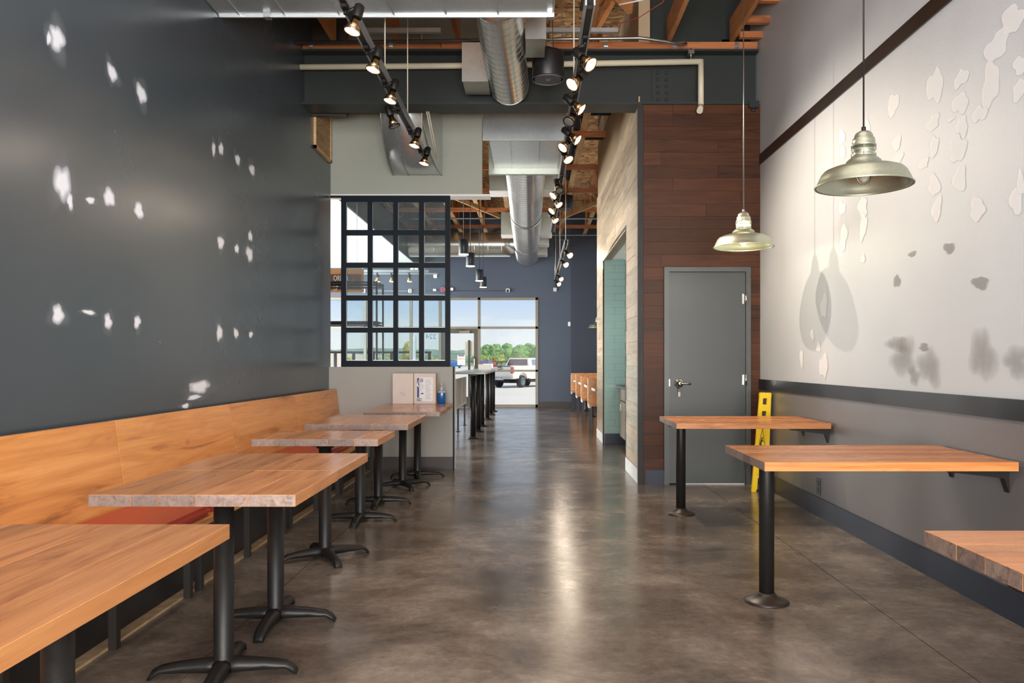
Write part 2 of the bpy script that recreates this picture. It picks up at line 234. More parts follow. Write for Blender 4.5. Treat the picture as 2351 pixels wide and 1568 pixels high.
M = dict(
    left_wall=pm('charcoal_satin_paint', (70, 79, 86), .26, var=.08, scale=1.2, bump=.06, bscale=8, spec=.75, rvar=.05),
    right_wall=pm('pale_grey_paint', (186, 190, 194), .48, var=.05, scale=2.2, bump=.12, bscale=120),
    wainscot=pm('grey_wainscot_paint', (104, 100, 100), .34, var=.08, scale=1.5, bump=.06, bscale=90),
    black_trim=pm('black_trim_paint', (24, 24, 26), .3, var=.15, scale=3, spec=.25),
    band=pm('dark_bronze_band', (38, 26, 20), .3, var=.15, scale=2, spec=.6),
    navy_base=pm('blue_black_vinyl', (32, 40, 56), .35, var=.1, scale=3, spec=.35),
    brown_base=pm('brown_vinyl_base', (62, 55, 50), .5, var=.1, scale=3),
    bulkhead=pm('grey_green_paint', (160, 163, 152), .6, var=.04, scale=2),
    half_wall=pm('warm_grey_paint', (158, 155, 148), .6, var=.06, scale=2.5),
    white=pm('white_paint', (232, 232, 228), .6, var=.03),
    far_wall=pm('slate_blue_paint', (66, 76, 92), .45, var=.06, scale=1.5, spec=.5),
    niche_wall=pm('dark_slate_paint', (50, 56, 70), .5, var=.06, scale=1.5),
    far_white=pm('bright_white_paint', (240, 240, 236), .5, var=.02),
    beam=pm('dark_green_grey_steel_paint', (47, 52, 51), .45, var=.06, scale=4, spec=.25),
    concrete=concrete(), osb=osb(),
    joint=pm('dark_joint', (48, 43, 38), .9),
    tan_edge=pm('bare_concrete_edge', (190, 160, 125), .8, var=.3, scale=20),
    kick=pm('black_kick_board', (30, 29, 30), .35, var=.1),
    table=wood('table_wood', (214, 150, 94), (200, 134, 82), (166, 106, 64), axis=1, rough=.2, tint=.28, spec=.55),
    table_x=wood('table_wood_cross', (214, 148, 88), (190, 118, 62), (150, 90, 48), axis=0, rough=.24, tint=.2, knots=False, spec=.55),
    end_grain=wood('light_greyed_end_grain', (150, 130, 120), (126, 106, 96), (92, 76, 70), axis=3, rough=.4, tint=.35, fine=2.5, knots=False),  # end grain, greyed to imitate bluish light on the table ends
    bench_wood=wood('bench_wood', (230, 166, 100), (212, 142, 78), (158, 102, 58), axis=1, rough=.3, tint=.14, fine=.7),
    plate_wood=wood('stained_fir', (194, 126, 76), (176, 106, 60), (126, 74, 42), axis=0, rough=.6, tint=.2, knots=False),
    joist_wood=wood('orange_fir', (208, 152, 100), (190, 128, 78), (142, 92, 56), axis=1, rough=.6, tint=.2, knots=False),
    pale_wood=wood('pale_fir', (226, 196, 150), (206, 168, 118), (160, 118, 76), axis=1, rough=.6, tint=.2, knots=False),
    web_wood=wood('web_fir', (196, 140, 90), (176, 112, 66), (130, 78, 44), axis=2, rough=.6, tint=.3, knots=False),
    brown_plank=wood('dark_cedar', (88, 52, 30), (72, 41, 23), (46, 27, 16), axis=0, rough=.45, tint=.32, spec=.22),
    light_plank=wood('whitewashed_oak', (206, 186, 156), (184, 162, 132), (140, 118, 92), axis=1, rough=.5, tint=.22, knots=False),
    light_plank_worn=wood('whitewashed_oak_worn', (206, 196, 176), (182, 172, 148), (140, 126, 104), axis=1, rough=.5, tint=.2, knots=False, stain=(120, 150, 146)),
    beige=pm('beige_wall_panel', (176, 156, 128), .5, var=.1, scale=3, stretch=(1, .3, 1)),
    red=pm('red_vinyl', (176, 62, 44), .35, var=.12, scale=4, bump=.15, bscale=200),
    black=pm('black_powder_coat', (30, 28, 27), .42, var=.15, scale=30, bump=.1, bscale=400, spec=.3),
    dark_bronze=pm('dark_bronze_steel', (46, 37, 31), .35, var=.15, scale=10),
    leg=pm('dark_leg_steel', (36, 31, 28), .4, var=.1),
    galv=galv('galvanised_sheet', (206, 211, 213), .3, metal=.8),
    galv_rough=galv('galvanised_sheet_matt', (176, 180, 170), .42, metal=.8),
    spiral=galv('spiral_duct_steel', (205, 205, 200), .22, scale=6),
    lamp_metal=galv('galvanised_lamp', (184, 188, 168), .34, scale=34, metal=.85),
    aluminium=pm('brushed_aluminium', (178, 180, 182), .3, metal=.9),
    conduit=pm('steel_conduit', (150, 148, 146), .3, metal=.9),
    track=pm('track_steel', (170, 174, 178), .34, metal=.6),
    bulb_metal=pm('bulb_reflector', (190, 160, 120), .15, metal=1),
    bulb_on=pm('lit_bulb', (255, 230, 190), .4, emit=(255, 214, 160), estr=9),
    bulb_off=pm('unlit_bulb', (120, 118, 112), .2),
    glow=pm('lit_socket_glass', (255, 250, 220), .3, emit=(255, 246, 190), estr=3.2),
    soft_glow=pm('lit_diffuser', (255, 240, 210), .3, emit=(255, 235, 200), estr=2.5),
    jar_glass=pm('socket_glass', (205, 205, 190), .12, spec=.8),
    pvc=pm('cream_pvc', (214, 208, 184), .4, var=.05),
    speaker=pm('black_speaker_shell', (24, 24, 26), .38),
    grille_grey=pm('speaker_grille', (62, 66, 70), .5, bump=.3, bscale=500),
    ring=pm('speaker_ring', (135, 140, 142), .4),
    door=pm('dark_grey_door_paint', (60, 64, 64), .36, var=.07, scale=2.5, spec=.5),
    door_frame=pm('dark_grey_frame_paint', (72, 75, 74), .36, var=.07),
    chrome=pm('satin_nickel', (200, 198, 192), .2, metal=1),
    tile=pm('pale_green_glazed_tile', (164, 196, 190), .14, var=.05, scale=2),
    grout=pm('grey_green_grout', (128, 152, 148), .8),
    cabinet=pm('dark_cabinet', (58, 54, 52), .45), cabinet_side=pm('taupe_cabinet', (150, 138, 122), .5),
    yellow=pm('yellow_plastic', (240, 200, 22), .38, var=.06, spec=.5),
    ink=pm('black_ink', (20, 18, 16), .6),
    card=pm('white_cardboard', (206, 194, 186), .8, var=.05, scale=10), kraft=pm('brown_cardboard', (172, 134, 88), .8),
    label=pm('paper_label', (214, 212, 214), .4, var=.1, scale=30), blue_ink=pm('dark_blue_ink', (34, 44, 110), .5), grey_ink=pm('grey_ink', (120, 118, 122), .6),
    blue_liquid=pm('blue_liquid', (16, 84, 150), .15, var=.08), clear_plastic=pm('clear_plastic', (176, 170, 158), .2), nozzle=pm('lilac_plastic', (170, 176, 214), .4),
    frame_blue=pm('dark_blue_black_steel', (20, 28, 36), .5, var=.1, spec=.12),
    mullion=pm('bronze_aluminium', (122, 116, 102), .4, metal=.4), mullion_dark=pm('dark_bronze_aluminium', (78, 74, 66), .4, metal=.4),
    pane=glass('window_glass', (.97, .99, .98)), hazy_pane=glass('dusty_glass', (.86, .92, .94), haze=.07, hazecol=(.55, .63, .66)),
    grey_top=pm('grey_stone_top', (150, 158, 156), .25, var=.12, scale=30),
    white_panel=pm('off_white_panel', (214, 205, 190), .5, var=.05),
    pendant_black=pm('navy_black_metal', (26, 32, 42), .4),
    ground=pm('sunlit_concrete', (232, 218, 198), .9, var=.04, scale=.2), grass=pm('dry_grass', (170, 164, 110), .9, var=.3, scale=.05),
    hill=pm('wooded_hill', (150, 164, 136), .95, rgb2=(116, 138, 114), scale=.05, detail=8), pale_field=pm('pale_hill_field', (224, 204, 178), .9, var=.1, scale=.1),
    bark=pm('bark', (84, 66, 50), .9),
    leaf=pm('green_leaves', (156, 182, 112), .8, rgb2=(104, 142, 92), scale=3, bump=.3, bscale=12), leaf_y=pm('yellow_green_leaves', (206, 190, 92), .8, rgb2=(146, 148, 66), scale=3),
    leaf_o=pm('amber_leaves', (196, 150, 92), .8, rgb2=(140, 120, 70), scale=2.5),
    truck=pm('white_car_paint', (242, 230, 214), .3, var=.02), red_car=pm('red_car_paint', (200, 30, 40), .3), blue_car=pm('blue_car_paint', (40, 110, 180), .3), silver_car=pm('silver_car_paint', (170, 176, 186), .3),
    car_glass=pm('tinted_car_glass', (74, 40, 54), .1), blue_glass=pm('blue_car_glass', (110, 120, 150), .1), tyre=pm('tyre_rubber', (46, 50, 56), .8), rim=pm('wheel_rim', (170, 174, 180), .3, metal=.6),
    tail=pm('red_tail_lamp', (190, 30, 50), .3), bumper=pm('chrome_bumper', (190, 188, 186), .35, metal=.3), plate=pm('number_plate', (200, 206, 216), .5),
    sign_wood=pm('orange_sign_wood', (204, 138, 78), .5, var=.12), sign_brown=pm('brown_sign_board', (92, 62, 48), .6), sign_white=pm('white_lettering', (236, 230, 220), .6), sign_red=pm('red_mark', (170, 40, 40), .6),
    teal_letter=pm('teal_vinyl_lettering', (60, 110, 120), .5), paper=pm('white_paper', (226, 222, 218), .7), red_letter=pm('red_print', (200, 70, 90), .6),
    putty_halo=patch_mat('thin_filler_smear', (150, 158, 166), .9, .38), putty=patch_mat('white_filler', (226, 231, 240), .6), putty_grey=patch_mat('grey_filler', (232, 233, 234), .12, .7), putty_dark=patch_mat('smudged_paint', (150, 149, 148), .9, .55), putty_patch=patch_mat('darker_touch_up', (150, 149, 148), .1, .7),
    spoke=pm('wire_shelf_steel', (24, 28, 34), .5, spec=.15),
    exit_red=pm('exit_red', (255, 60, 90), .4, emit=(255, 50, 90), estr=1.0),
    wire_white=pm('white_cable', (214, 210, 200), .5), wire_red=pm('red_cable', (150, 50, 40), .5),
    gasket=pm('wall_plate_black', (20, 21, 23), .4),
)

# ------------------------------------------------------------------ mesh helpers
WL = {}
def tag(o, label=None, cat=None, group=None, kind=None):
    if label: o['label'] = label
    if cat: o['category'] = cat
    if group: o['group'] = group
    if kind: o['kind'] = kind
    return o
def thing(name, label, cat, loc=(0, 0, 0), group=None):
    o = bpy.data.objects.new(name, None); COL.objects.link(o); o.location = loc; WL[o.name] = Vector(loc)
    o.empty_display_size = .05
    return tag(o, label, cat, group)
class B:
    """collects geometry in world coordinates; build() links one mesh object"""
    def __init__(s): s.bm = bmesh.new(); s.mi = 0
    def _f(s, vs, smooth=False):
        try:
            f = s.bm.faces.new(vs); f.material_index = s.mi; f.smooth = smooth; return f
        except ValueError: return None
    def box(s, x0, x1, y0, y1, z0, z1, bev=0, ends=None):
        """ends=(axis, material index) gives the two faces across that axis their own material"""
        P = [(x, y, z) for z in (z0, z1) for y in (y0, y1) for x in (x0, x1)]
        v = [s.bm.verts.new(p) for p in P]
        F = [((0, 2, 3, 1), 2), ((4, 5, 7, 6), 2), ((0, 1, 5, 4), 1), ((2, 6, 7, 3), 1), ((0, 4, 6, 2), 0), ((1, 3, 7, 5), 0)]
        fs = []
        for q, ax in F:
            f = s._f([v[i] for i in q])
            if ends and ax == ends[0]: f.material_index = ends[1]
            fs.append(f)
        if bev:
            es = list({e for f in fs for e in f.edges})
            bmesh.ops.bevel(s.bm, geom=es, offset=bev, segments=1 if bev < .004 else 2, affect='EDGES', clamp_overlap=True)
        return s
    def hexa(s, P):
        """8 points: bottom loop 0-3, top loop 4-7"""
        v = [s.bm.verts.new(p) for p in P]
        for q in ((3, 2, 1, 0), (4, 5, 6, 7), (0, 1, 5, 4), (1, 2, 6, 5), (2, 3, 7, 6), (3, 0, 4, 7)): s._f([v[i] for i in q])
        return s
    def prism(s, pts, vec, smooth=False):
        a = [s.bm.verts.new(p) for p in pts]; b = [s.bm.verts.new(Vector(p)+Vector(vec)) for p in pts]
        s._f(a[::-1]); s._f(b); n = len(a)
        for i in range(n): s._f([a[i], a[(i+1) % n], b[(i+1) % n], b[i]], smooth)
        return s
    def lathe(s, prof, org=(0, 0, 0), axis=(0, 0, 1), n=24, cap=True, smooth=True, split=False):
        """prof: list of (t along axis, radius)"""
        ax = Vector(axis).normalized(); q = Vector((0, 0, 1)).rotation_difference(ax); o = Vector(org)
        rings = []
        if split: prof = [q_ for a_, b_ in zip(prof, prof[1:]) for q_ in (a_, b_)]
        for t, r in prof:
            rings.append([s.bm.verts.new(o + q @ Vector((r*math.cos(2*PI*i/n), r*math.sin(2*PI*i/n), t))) for i in range(n)])
        for a, b in (list(zip(rings[::2], rings[1::2])) if split else zip(rings, rings[1:])):
            for i in range(n): s._f([a[i], a[(i+1) % n], b[(i+1) % n], b[i]], smooth)
        if cap:
            s._f(rings[0][::-1]); s._f(rings[-1])
        return s
    def cyl(s, p0, p1, r, n=12, r2=None):
        p0 = Vector(p0); p1 = Vector(p1); d = (p1-p0)
        return s.lathe([(0, r), (d.length, r if r2 is None else r2)], p0, d, n)
    def bar(s, p0, p1, a, b, up=(0, 0, 1)):
        """rectangular bar of section a (sideways) x b (up)"""
        p0 = Vector(p0); p1 = Vector(p1); d = (p1-p0).normalized(); u = Vector(up)
        sd = d.cross(u).normalized(); u = sd.cross(d).normalized()
        L = []
        for p in (p0, p1): L.append([p + sd*i*a/2 + u*j*b/2 for i, j in ((-1, -1), (1, -1), (1, 1), (-1, 1))])
        v = [[s.bm.verts.new(q) for q in l] for l in L]
        s._f(v[0][::-1]); s._f(v[1])
        for i in range(4): s._f([v[0][i], v[0][(i+1) % 4], v[1][(i+1) % 4], v[1][i]])
        return s
    def tube(s, pts, r, n=8):
        pts = [Vector(p) for p in pts]; rings = []
        for i, p in enumerate(pts):
            d = (pts[min(i+1, len(pts)-1)]-pts[max(i-1, 0)]).normalized()
            u = Vector((0, 0, 1)) if abs(d.z) < .9 else Vector((1, 0, 0))
            sd = d.cross(u).normalized(); u = sd.cross(d)
            rings.append([s.bm.verts.new(p + (sd*math.cos(2*PI*k/n)+u*math.sin(2*PI*k/n))*r) for k in range(n)])
        for a, b in zip(rings, rings[1:]):
            for i in range(n): s._f([a[i], a[(i+1) % n], b[(i+1) % n], b[i]], True)
        s._f(rings[0][::-1]); s._f(rings[-1]); return s
    def grid_blob(s, c, r, sub=2, jit=.15, sq=(1, 1, 1)):
        res = bmesh.ops.create_icosphere(s.bm, subdivisions=sub, radius=1)
        for v in res['verts']:
            k = r*(1+random.uniform(-jit, jit)); v.co = Vector((v.co.x*k*sq[0]+c[0], v.co.y*k*sq[1]+c[1], v.co.z*k*sq[2]+c[2]))
            for f in v.link_faces: f.material_index = s.mi
        return s
    def build(s, name, mats, parent=None, label=None, kind=None, cat=None, group=None, bevel=0, origin=None):
        me = bpy.data.meshes.new(name)
        bmesh.ops.recalc_face_normals(s.bm, faces=s.bm.faces)
        if not isinstance(mats, (list, tuple)): mats = [mats]
        for m in mats: me.materials.append(M[m] if isinstance(m, str) else m)
        o = bpy.data.objects.new(name, me)
        xs = [v.co for v in s.bm.verts]
        if origin is None and xs:
            lo = Vector([min(v[i] for v in xs) for i in range(3)]); hi = Vector([max(v[i] for v in xs) for i in range(3)])
            origin = Vector(((lo.x+hi.x)/2, (lo.y+hi.y)/2, lo.z))
        origin = Vector(origin)
        for v in s.bm.verts: v.co -= origin
        s.bm.to_mesh(me); s.bm.free()
        COL.objects.link(o)
        if parent is not None:
            o.parent = parent; o.location = origin - WL[parent.name]
        else: o.location = origin
        WL[o.name] = origin
        if bevel:
            md = o.modifiers.new('bevel', 'BEVEL'); md.width = bevel; md.segments = 2; md.limit_method = 'ANGLE'
        return tag(o, label, cat, group, kind)
def S(name, mats, *boxes, **k):
    b = B()
    for x in boxes: b.box(*x)
    return b.build(name, mats, kind='structure', **k)
def P(name, mats, parent, *boxes, **k):
    b = B()
    for x in boxes: b.box(*x, bev=k.get('bev', 0)) if k.get('bev') else b.box(*x)
    k.pop('bev', None)
    return b.build(name, mats, parent, **k)
def text_mesh(txt, size, depth, place, mat, name, parent, label=None, align='CENTER', mirror=False, sx=1.0):
    """place(u, v, w) maps text plane coordinates to world"""
    cu = bpy.data.curves.new('t', 'FONT'); cu.body = txt; cu.size = size; cu.extrude = depth/2; cu.align_x = align; cu.align_y = 'CENTER'
    cu.resolution_u = 3
    to = bpy.data.objects.new('t', cu); COL.objects.link(to)
    dg = bpy.context.evaluated_depsgraph_get(); dg.update()
    me = bpy.data.meshes.new_from_object(to.evaluated_get(dg)); 
    bpy.data.objects.remove(to); bpy.data.curves.remove(cu)
    b = B(); b.bm.from_mesh(me); bpy.data.meshes.remove(me)
    for v in b.bm.verts:
        u = -v.co.x if mirror else v.co.x
        v.co = Vector(place(u*sx, v.co.y, v.co.z))
    return b.build(name, mat, parent, label=label)
def copy_tree(o, dloc, parent=None):
    c = o.copy(); COL.objects.link(c)
    if parent is None: c.location = o.location + Vector(dloc); WL[c.name] = WL[o.name]+Vector(dloc)
    else: c.parent = parent; WL[c.name] = WL[o.name]+Vector(dloc)
    for ch in [x for x in KIDS.get(o.name, ())]: pass
    for ch in list(o.children): copy_tree(ch, dloc, c)
    return c
KIDS = {}
ORD = ['first', 'second', 'third', 'fourth', 'fifth', 'sixth', 'seventh', 'eighth', 'ninth', 'tenth', 'eleventh', 'twelfth', 'thirteenth']
def on_left(px, py): # pixel on the left wall
    Y = 2.29*F_PX/(VX-px); return Y, H+(VY-py)*Y/F_PX
def on_right(px, py):
    Y = 2.29*F_PX/(px-VX); return Y, H+(VY-py)*Y/F_PX

XW = 2.29; YP = 8.79
# ================================================================== structure
fl = S('floor', 'joint', (-7.1, 2.45, -3.1, 20.75, -.12, -.006))
xs = [-7.1, -4.2, -1.35, 1.72, 2.45]; ys = [-3.1, 1.2, 5.06, 9.4, 14.2, 20.75]
for i in range(4):
    for j in range(5):
        P('slab', 'concrete', fl, (xs[i]+.003, xs[i+1]-.003, ys[j]+.002, ys[j+1]-.002, -.006, 0))
ceil = S('ceiling', 'joint', (-7.1, 2.45, -3.1, 20.75, 5.33, 5.40))
for i in range(4):
    for j in range(20):
        x0 = -7.1+2.44*i; y0 = -3.1+1.22*j
        if y0 > 20.7: continue
        P('osb_panel', 'osb', ceil, (x0+.003, min(x0+2.44, 2.45)-.003, y0+.003, min(y0+1.22, 20.75)-.003, 5.315, 5.33))
wl = S('wall_left', 'left_wall', (-XW-.13, -XW, -3.1, 8.86, 0, 5.3))
wr = S('wall_right', 'right_wall', (XW, XW+.13, -3.1, 20.75, 0, 5.3))
# street front behind the camera
S('wall_front', 'niche_wall', (-2.29, -2.0, -3.1, -3.0, 0, 5.3), (2.0, 2.29, -3.1, -3.0, 0, 5.3), (-2.0, 2.0, -3.1, -3.0, 3.7, 5.3), (-2.0, 2.0, -3.1, -3.0, 0, .1))
wf = S('window_1', 'mullion', *[(x-.03, x+.03, -3.1, -3.0, .1, 3.7) for x in (-1.97, -.67, .67, 1.97)], (-2, 2, -3.09, -3.01, .1, .16), (-2, 2, -3.09, -3.01, 2.3, 2.36), (-2, 2, -3.09, -3.01, 3.64, 3.7))
for x in (-1.32, 0, 1.32): P('pane', 'pane', wf, (x-.62, x+.62, -3.055, -3.045, .16, 3.64))
# far room shell
S('wall_kitchen', 'left_wall', (-7.1, -XW-.13, 8.74, 8.86, 0, 5.3))
S('wall_far_left', 'far_white', (-7.2, -7.08, 8.74, 20.75, 0, 5.3))
YB = 20.65
WX1 = .186; WTOP = 2.92
S('wall_back', 'far_wall', (WX1, 1.07, YB, YB+.12, 0, 5.3), (-7.1, WX1, YB, YB+.12, WTOP, 5.3))
S('wall_niche', 'niche_wall', (1.07, 2.42, YB-.05, YB+.12, 0, 5.3))
S('baseboard_back', 'brown_base', (WX1+.02, 1.05, YB-.015, YB, 0, .15))
# storefront window wall
wb = S('window_2', 'mullion', *[(x-.035, x+.035, YB-.02, YB+.1, 0, WTOP) for x in (WX1-.03, -1.38, -2.42, -3.2, -4.42, -5.7, -7.0)],
       (-7, WX1, YB-.02, YB+.1, WTOP-.06, WTOP), (-7, WX1, YB-.02, YB+.1, 2.09, 2.15), (-1.38, WX1, YB-.02, YB+.1, 0, .07), (-7, -2.42, YB-.02, YB+.1, 0, .07),
       (-1.38, WX1, YB-.02, YB+.1, .945, 1.0), (-7, -2.42, YB-.02, YB+.1, .945, 1.0))
cols = [-7.0, -5.7, -4.42, -3.2, -2.42, -1.38, WX1-.03]
for a, b_ in zip(cols, cols[1:]):
    rows = ((2.15, WTOP-.06), (1.0, 2.09), (.07, .945)) if a != -2.42 else ((2.15, WTOP-.06),)
    for z0, z1 in rows: P('pane', 'pane', wb, (a+.035, b_-.035, YB+.035, YB+.043, z0, z1))
dr = S('door_2', 'mullion_dark', (-2.385, -2.28, YB, YB+.06, .01, 2.09), (-1.52, -1.415, YB, YB+.06, .01, 2.09), (-2.28, -1.52, YB, YB+.06, 1.97, 2.09), (-2.28, -1.52, YB, YB+.06, .01, .28))
P('pane', 'pane', dr, (-2.28, -1.52, YB+.025, YB+.035, .28, 1.97))
P('door_closer', 'mullion', dr, (-1.9, -1.62, YB-.06, YB, 1.97, 2.04), bev=.006)
b = B(); b.tube([(-1.75, YB-.03, 2.04), (-1.9, YB-.09, 2.07), (-2.0, YB, 2.08)], .008); b.build('closer_arm', 'mullion_dark', dr)
b = B(); b.tube([(-1.5, YB, .9), (-1.5, YB-.06, .93), (-1.5, YB-.06, 1.3), (-1.5, YB, 1.33)], .013); b.build('pull_handle', 'chrome', dr)
# soffit of the counter area
S('ceiling_soffit', 'far_white', (-7.1, -2.96, 8.9, YB, 3.71, 3.73))
S('trim_soffit', 'beam', (-2.96, -2.93, 8.9, YB, 3.71, 4.31), (-7.1, -2.93, 8.9, YB, 4.29, 4.31))
# bulkhead wall above the divider
S('wall_bulkhead', 'bulkhead', (-2.42, -.56, 8.86, 9.0, 3.14, 5.3))
S('trim_bulkhead', 'white', (-2.42, -.47, 8.86, 9.06, 3.115, 3.139))
# divider half wall with end cap
pw = S('wall_divider', 'half_wall', (-XW, -.885, YP, YP+.12, .0, 1.165))
P('end_cap', 'frame_blue', pw, (-.885, -.868, YP-.004, YP+.012, 0, 1.17)); P('end_cap', 'white', pw, (-.885, -.868, YP+.013, YP+.125, 0, 1.17), label='white edge trim')
S('baseboard_divider', 'brown_base', (-XW, -.884, YP-.014, YP, 0, .145))
# right block: back wall with door, corridor side wall, alcove
XC = 1.078; YD = 7.74
wk = S('wall_door', 'black_trim', (XC+.05, 1.32, YD+.018, YD+.12, 0, 3.8), (2.19, XW, YD+.018, YD+.12, 0, 3.8), (1.32, 2.19, YD+.018, YD+.12, 2.17, 3.8))
z = .0; rowz = .1275; r = 0
while z < 3.79:
    z1 = min(z+rowz, 3.8)
    segs = []
    x = XC+.075
    cuts = [XC+.045] + sorted(random.sample([1.3, 1.42, 1.5, 1.62, 1.75, 1.87, 2.0, 2.1], 1 if z > 2.1 else 0)) + [XW]
    if z < 2.165:
        segs = [(XC+.045, 1.326), (2.187, XW)]
    else: segs = list(zip(cuts, cuts[1:]))
    for a, b_ in segs:
        d = random.uniform(0, .004)
        zz0 = z if not (z < 2.165 < z1) else z
        P('plank', 'brown_plank', wk, (a+.001, b_-.001, YD+.003-d+.003, YD+.018, z+.0008, z1-.0008))
    if z < 2.165 < z1: # fill above door head
        P('plank', 'brown_plank', wk, (1.327, 2.186, YD+.004, YD+.018, 2.1655, z1-.0008))
    z += rowz; r += 1
S('baseboard_door_wall', 'navy_base', (XC+.06, 1.326, YD-.012, YD+.006, 0, .145), (2.187, XW, YD-.012, YD+.006, 0, .145))
S('trim_corner', 'ink', (XC-.012, XC+.042, YD-.012, YD+.03, .0, 3.79))
fr = S('trim_door_frame', 'door_frame', (1.326, 1.376, YD-.03, YD+.12, 0, 2.165), (2.14, 2.187, YD-.03, YD+.12, 0, 2.165), (1.3762, 2.1398, YD-.03, YD+.12, 2.12, 2.165))
d1 = S('door_1', 'door', (1.379, 2.137, YD-.012, YD+.035, .012, 2.116))
for hz in (1.85, 1.045, .24):
    b = B(); b.cyl((2.138, YD-.038, hz-.055), (2.138, YD-.038, hz+.055), .009, 10); b.box(2.105, 2.137, YD-.0155, YD-.012, hz-.05, hz+.05); b.build('hinge', 'chrome', d1)
b = B(); b.lathe([(0, .047), (.006, .047), (.012, .04), (.014, .02), (.05, .017), (.06, .012)], (1.475, YD-.012, 1.01), (0, -1, 0), 24)
b.tube([(1.475, YD-.065, 1.01), (1.5, YD-.068, 1.01), (1.54, YD-.066, 1.008), (1.585, YD-.062, 1.005)], .011); b.build('lever_handle', 'chrome', d1)
b = B(); b.cyl((1.47, YD-.015, .965), (1.47, YD-.04, .965), .012); b.box(1.462, 1.479, YD-.03, YD-.02, .93, .96); b.build('keyway', 'ink', d1)
b = B(); b.tube([(1.47, YD-.035, .955), (1.468, YD-.045, .93)], .004); b.box(1.458, 1.484, YD-.05, YD-.04, .875, .925, bev=.003); b.build('key_tag', 'clear_plastic', d1)
P('latch_plate', 'chrome', d1, (1.372, 1.382, YD-.034, YD-.012, .98, 1.05))
P('threshold_gap', 'paper', d1, (1.5, 2.13, YD-.01, YD+.03, .002, .011))
# corridor side wall (whitewashed planks)
YE = 12.65
ws = S('wall_corridor', 'beige', (XC+.014, XC+.13, YD+.13, 8.80, 0, 5.3), (XC+.014, XC+.13, 11.56, YE, 0, 5.3), (XC+.014, XC+.13, 8.80, 11.56, 2.74, 5.3))
z = .15; r = 0
while z < 3.88:
    z1 = min(z+.1285, 3.885)
    y = YD+.03; first = True
    while y < YE:
        L = random.uniform(.7, 1.7) if not first else random.uniform(.4, 1.5); first = False
        y1 = min(y+L, YE)
        if YE-y1 < .2: y1 = YE
        for a, c in ([(y, y1)] if z1 > 2.75 else [(y, min(y1, 8.80)), (max(y, 11.56), y1)]):
            if c-a > .03:
                near = a < 8.7
                P('plank', 'light_plank_worn' if (z < 1.3 and near and random.random() < .8) else 'light_plank', ws, (XC-random.uniform(0, .003), XC+.014, a+.001, c-.001, z+.0008 if z > 2.6 or z1 < 2.74 else z+.0008, z1-.0008))
        y = y1
    z += .1285; r += 1
S('baseboard_corridor', 'white', (XC-.008, XC+.014, YD+.03, 8.795, 0, .145), (XC-.008, XC+.014, 11.6, YE, 0, .145))
S('trim_opening', 'black_trim', (XC-.006, XC+.013, 8.775, 8.80, 0, 2.765), (XC-.006, XC+.013, 11.56, 11.585, 0, 2.765), (XC-.006, XC+.013, 8.80, 11.56, 2.74, 2.765))
# niche behind corridor wall
S('wall_niche_side', 'niche_wall', (XC+.13, XW, YE-.12, YE, 0, 5.3))
# alcove
wa = S('wall_alcove', 'grout', (XC+.13, XW, 11.57, 11.66, 0, 2.74))
r = 0; z = .15
while z < 2.72:
    x = XC+.02 - (.15 if r % 2 else 0)
    while x < XW:
        a, c = max(x, XC+.02), min(x+.30, XW)
        if c-a > .03: P('tile', 'tile', wa, (a+.0015, c-.0015, 11.555, 11.57, z+.0015, min(z+.1045, 2.74)-.0015))
        x += .30
    z += .1045; r += 1
S('baseboard_alcove', 'navy_base', (XC+.02, XW, 11.54, 11.555, 0, .15))
S('ceiling_alcove', 'far_white', (XC+.13, XW, 8.8, 11.56, 2.74, 2.80))
S('wall_alcove_near', 'tile', (XC+.13, XW, 8.68, 8.80, 0, 2.74))
# draft panels above the beam
S('wall_draft', 'beam', (XC+.14, XW, 8.10, 8.16, 3.8, 5.3))
S('wall_draft_left', 'brown_base', (-XW, -1.93, 8.12, 8.18, 3.8, 5.3))
# right wall dressing
S('trim_rail', 'black_trim', (XW-.02, XW, -3.0, YD-.012, .95, 1.05))
wc = S('wall_wainscot', 'wainscot', (XW-.006, XW, -3.0, YD-.012, .15, .95))
S('baseboard_right', 'navy_base', (XW-.02, XW, -3.0, YD-.02, 0, .15))
b = B(); b.box(XW-.012, XW, -3.0, YD, 3.19, 3.29); b.build('trim_band', 'band', kind='structure')
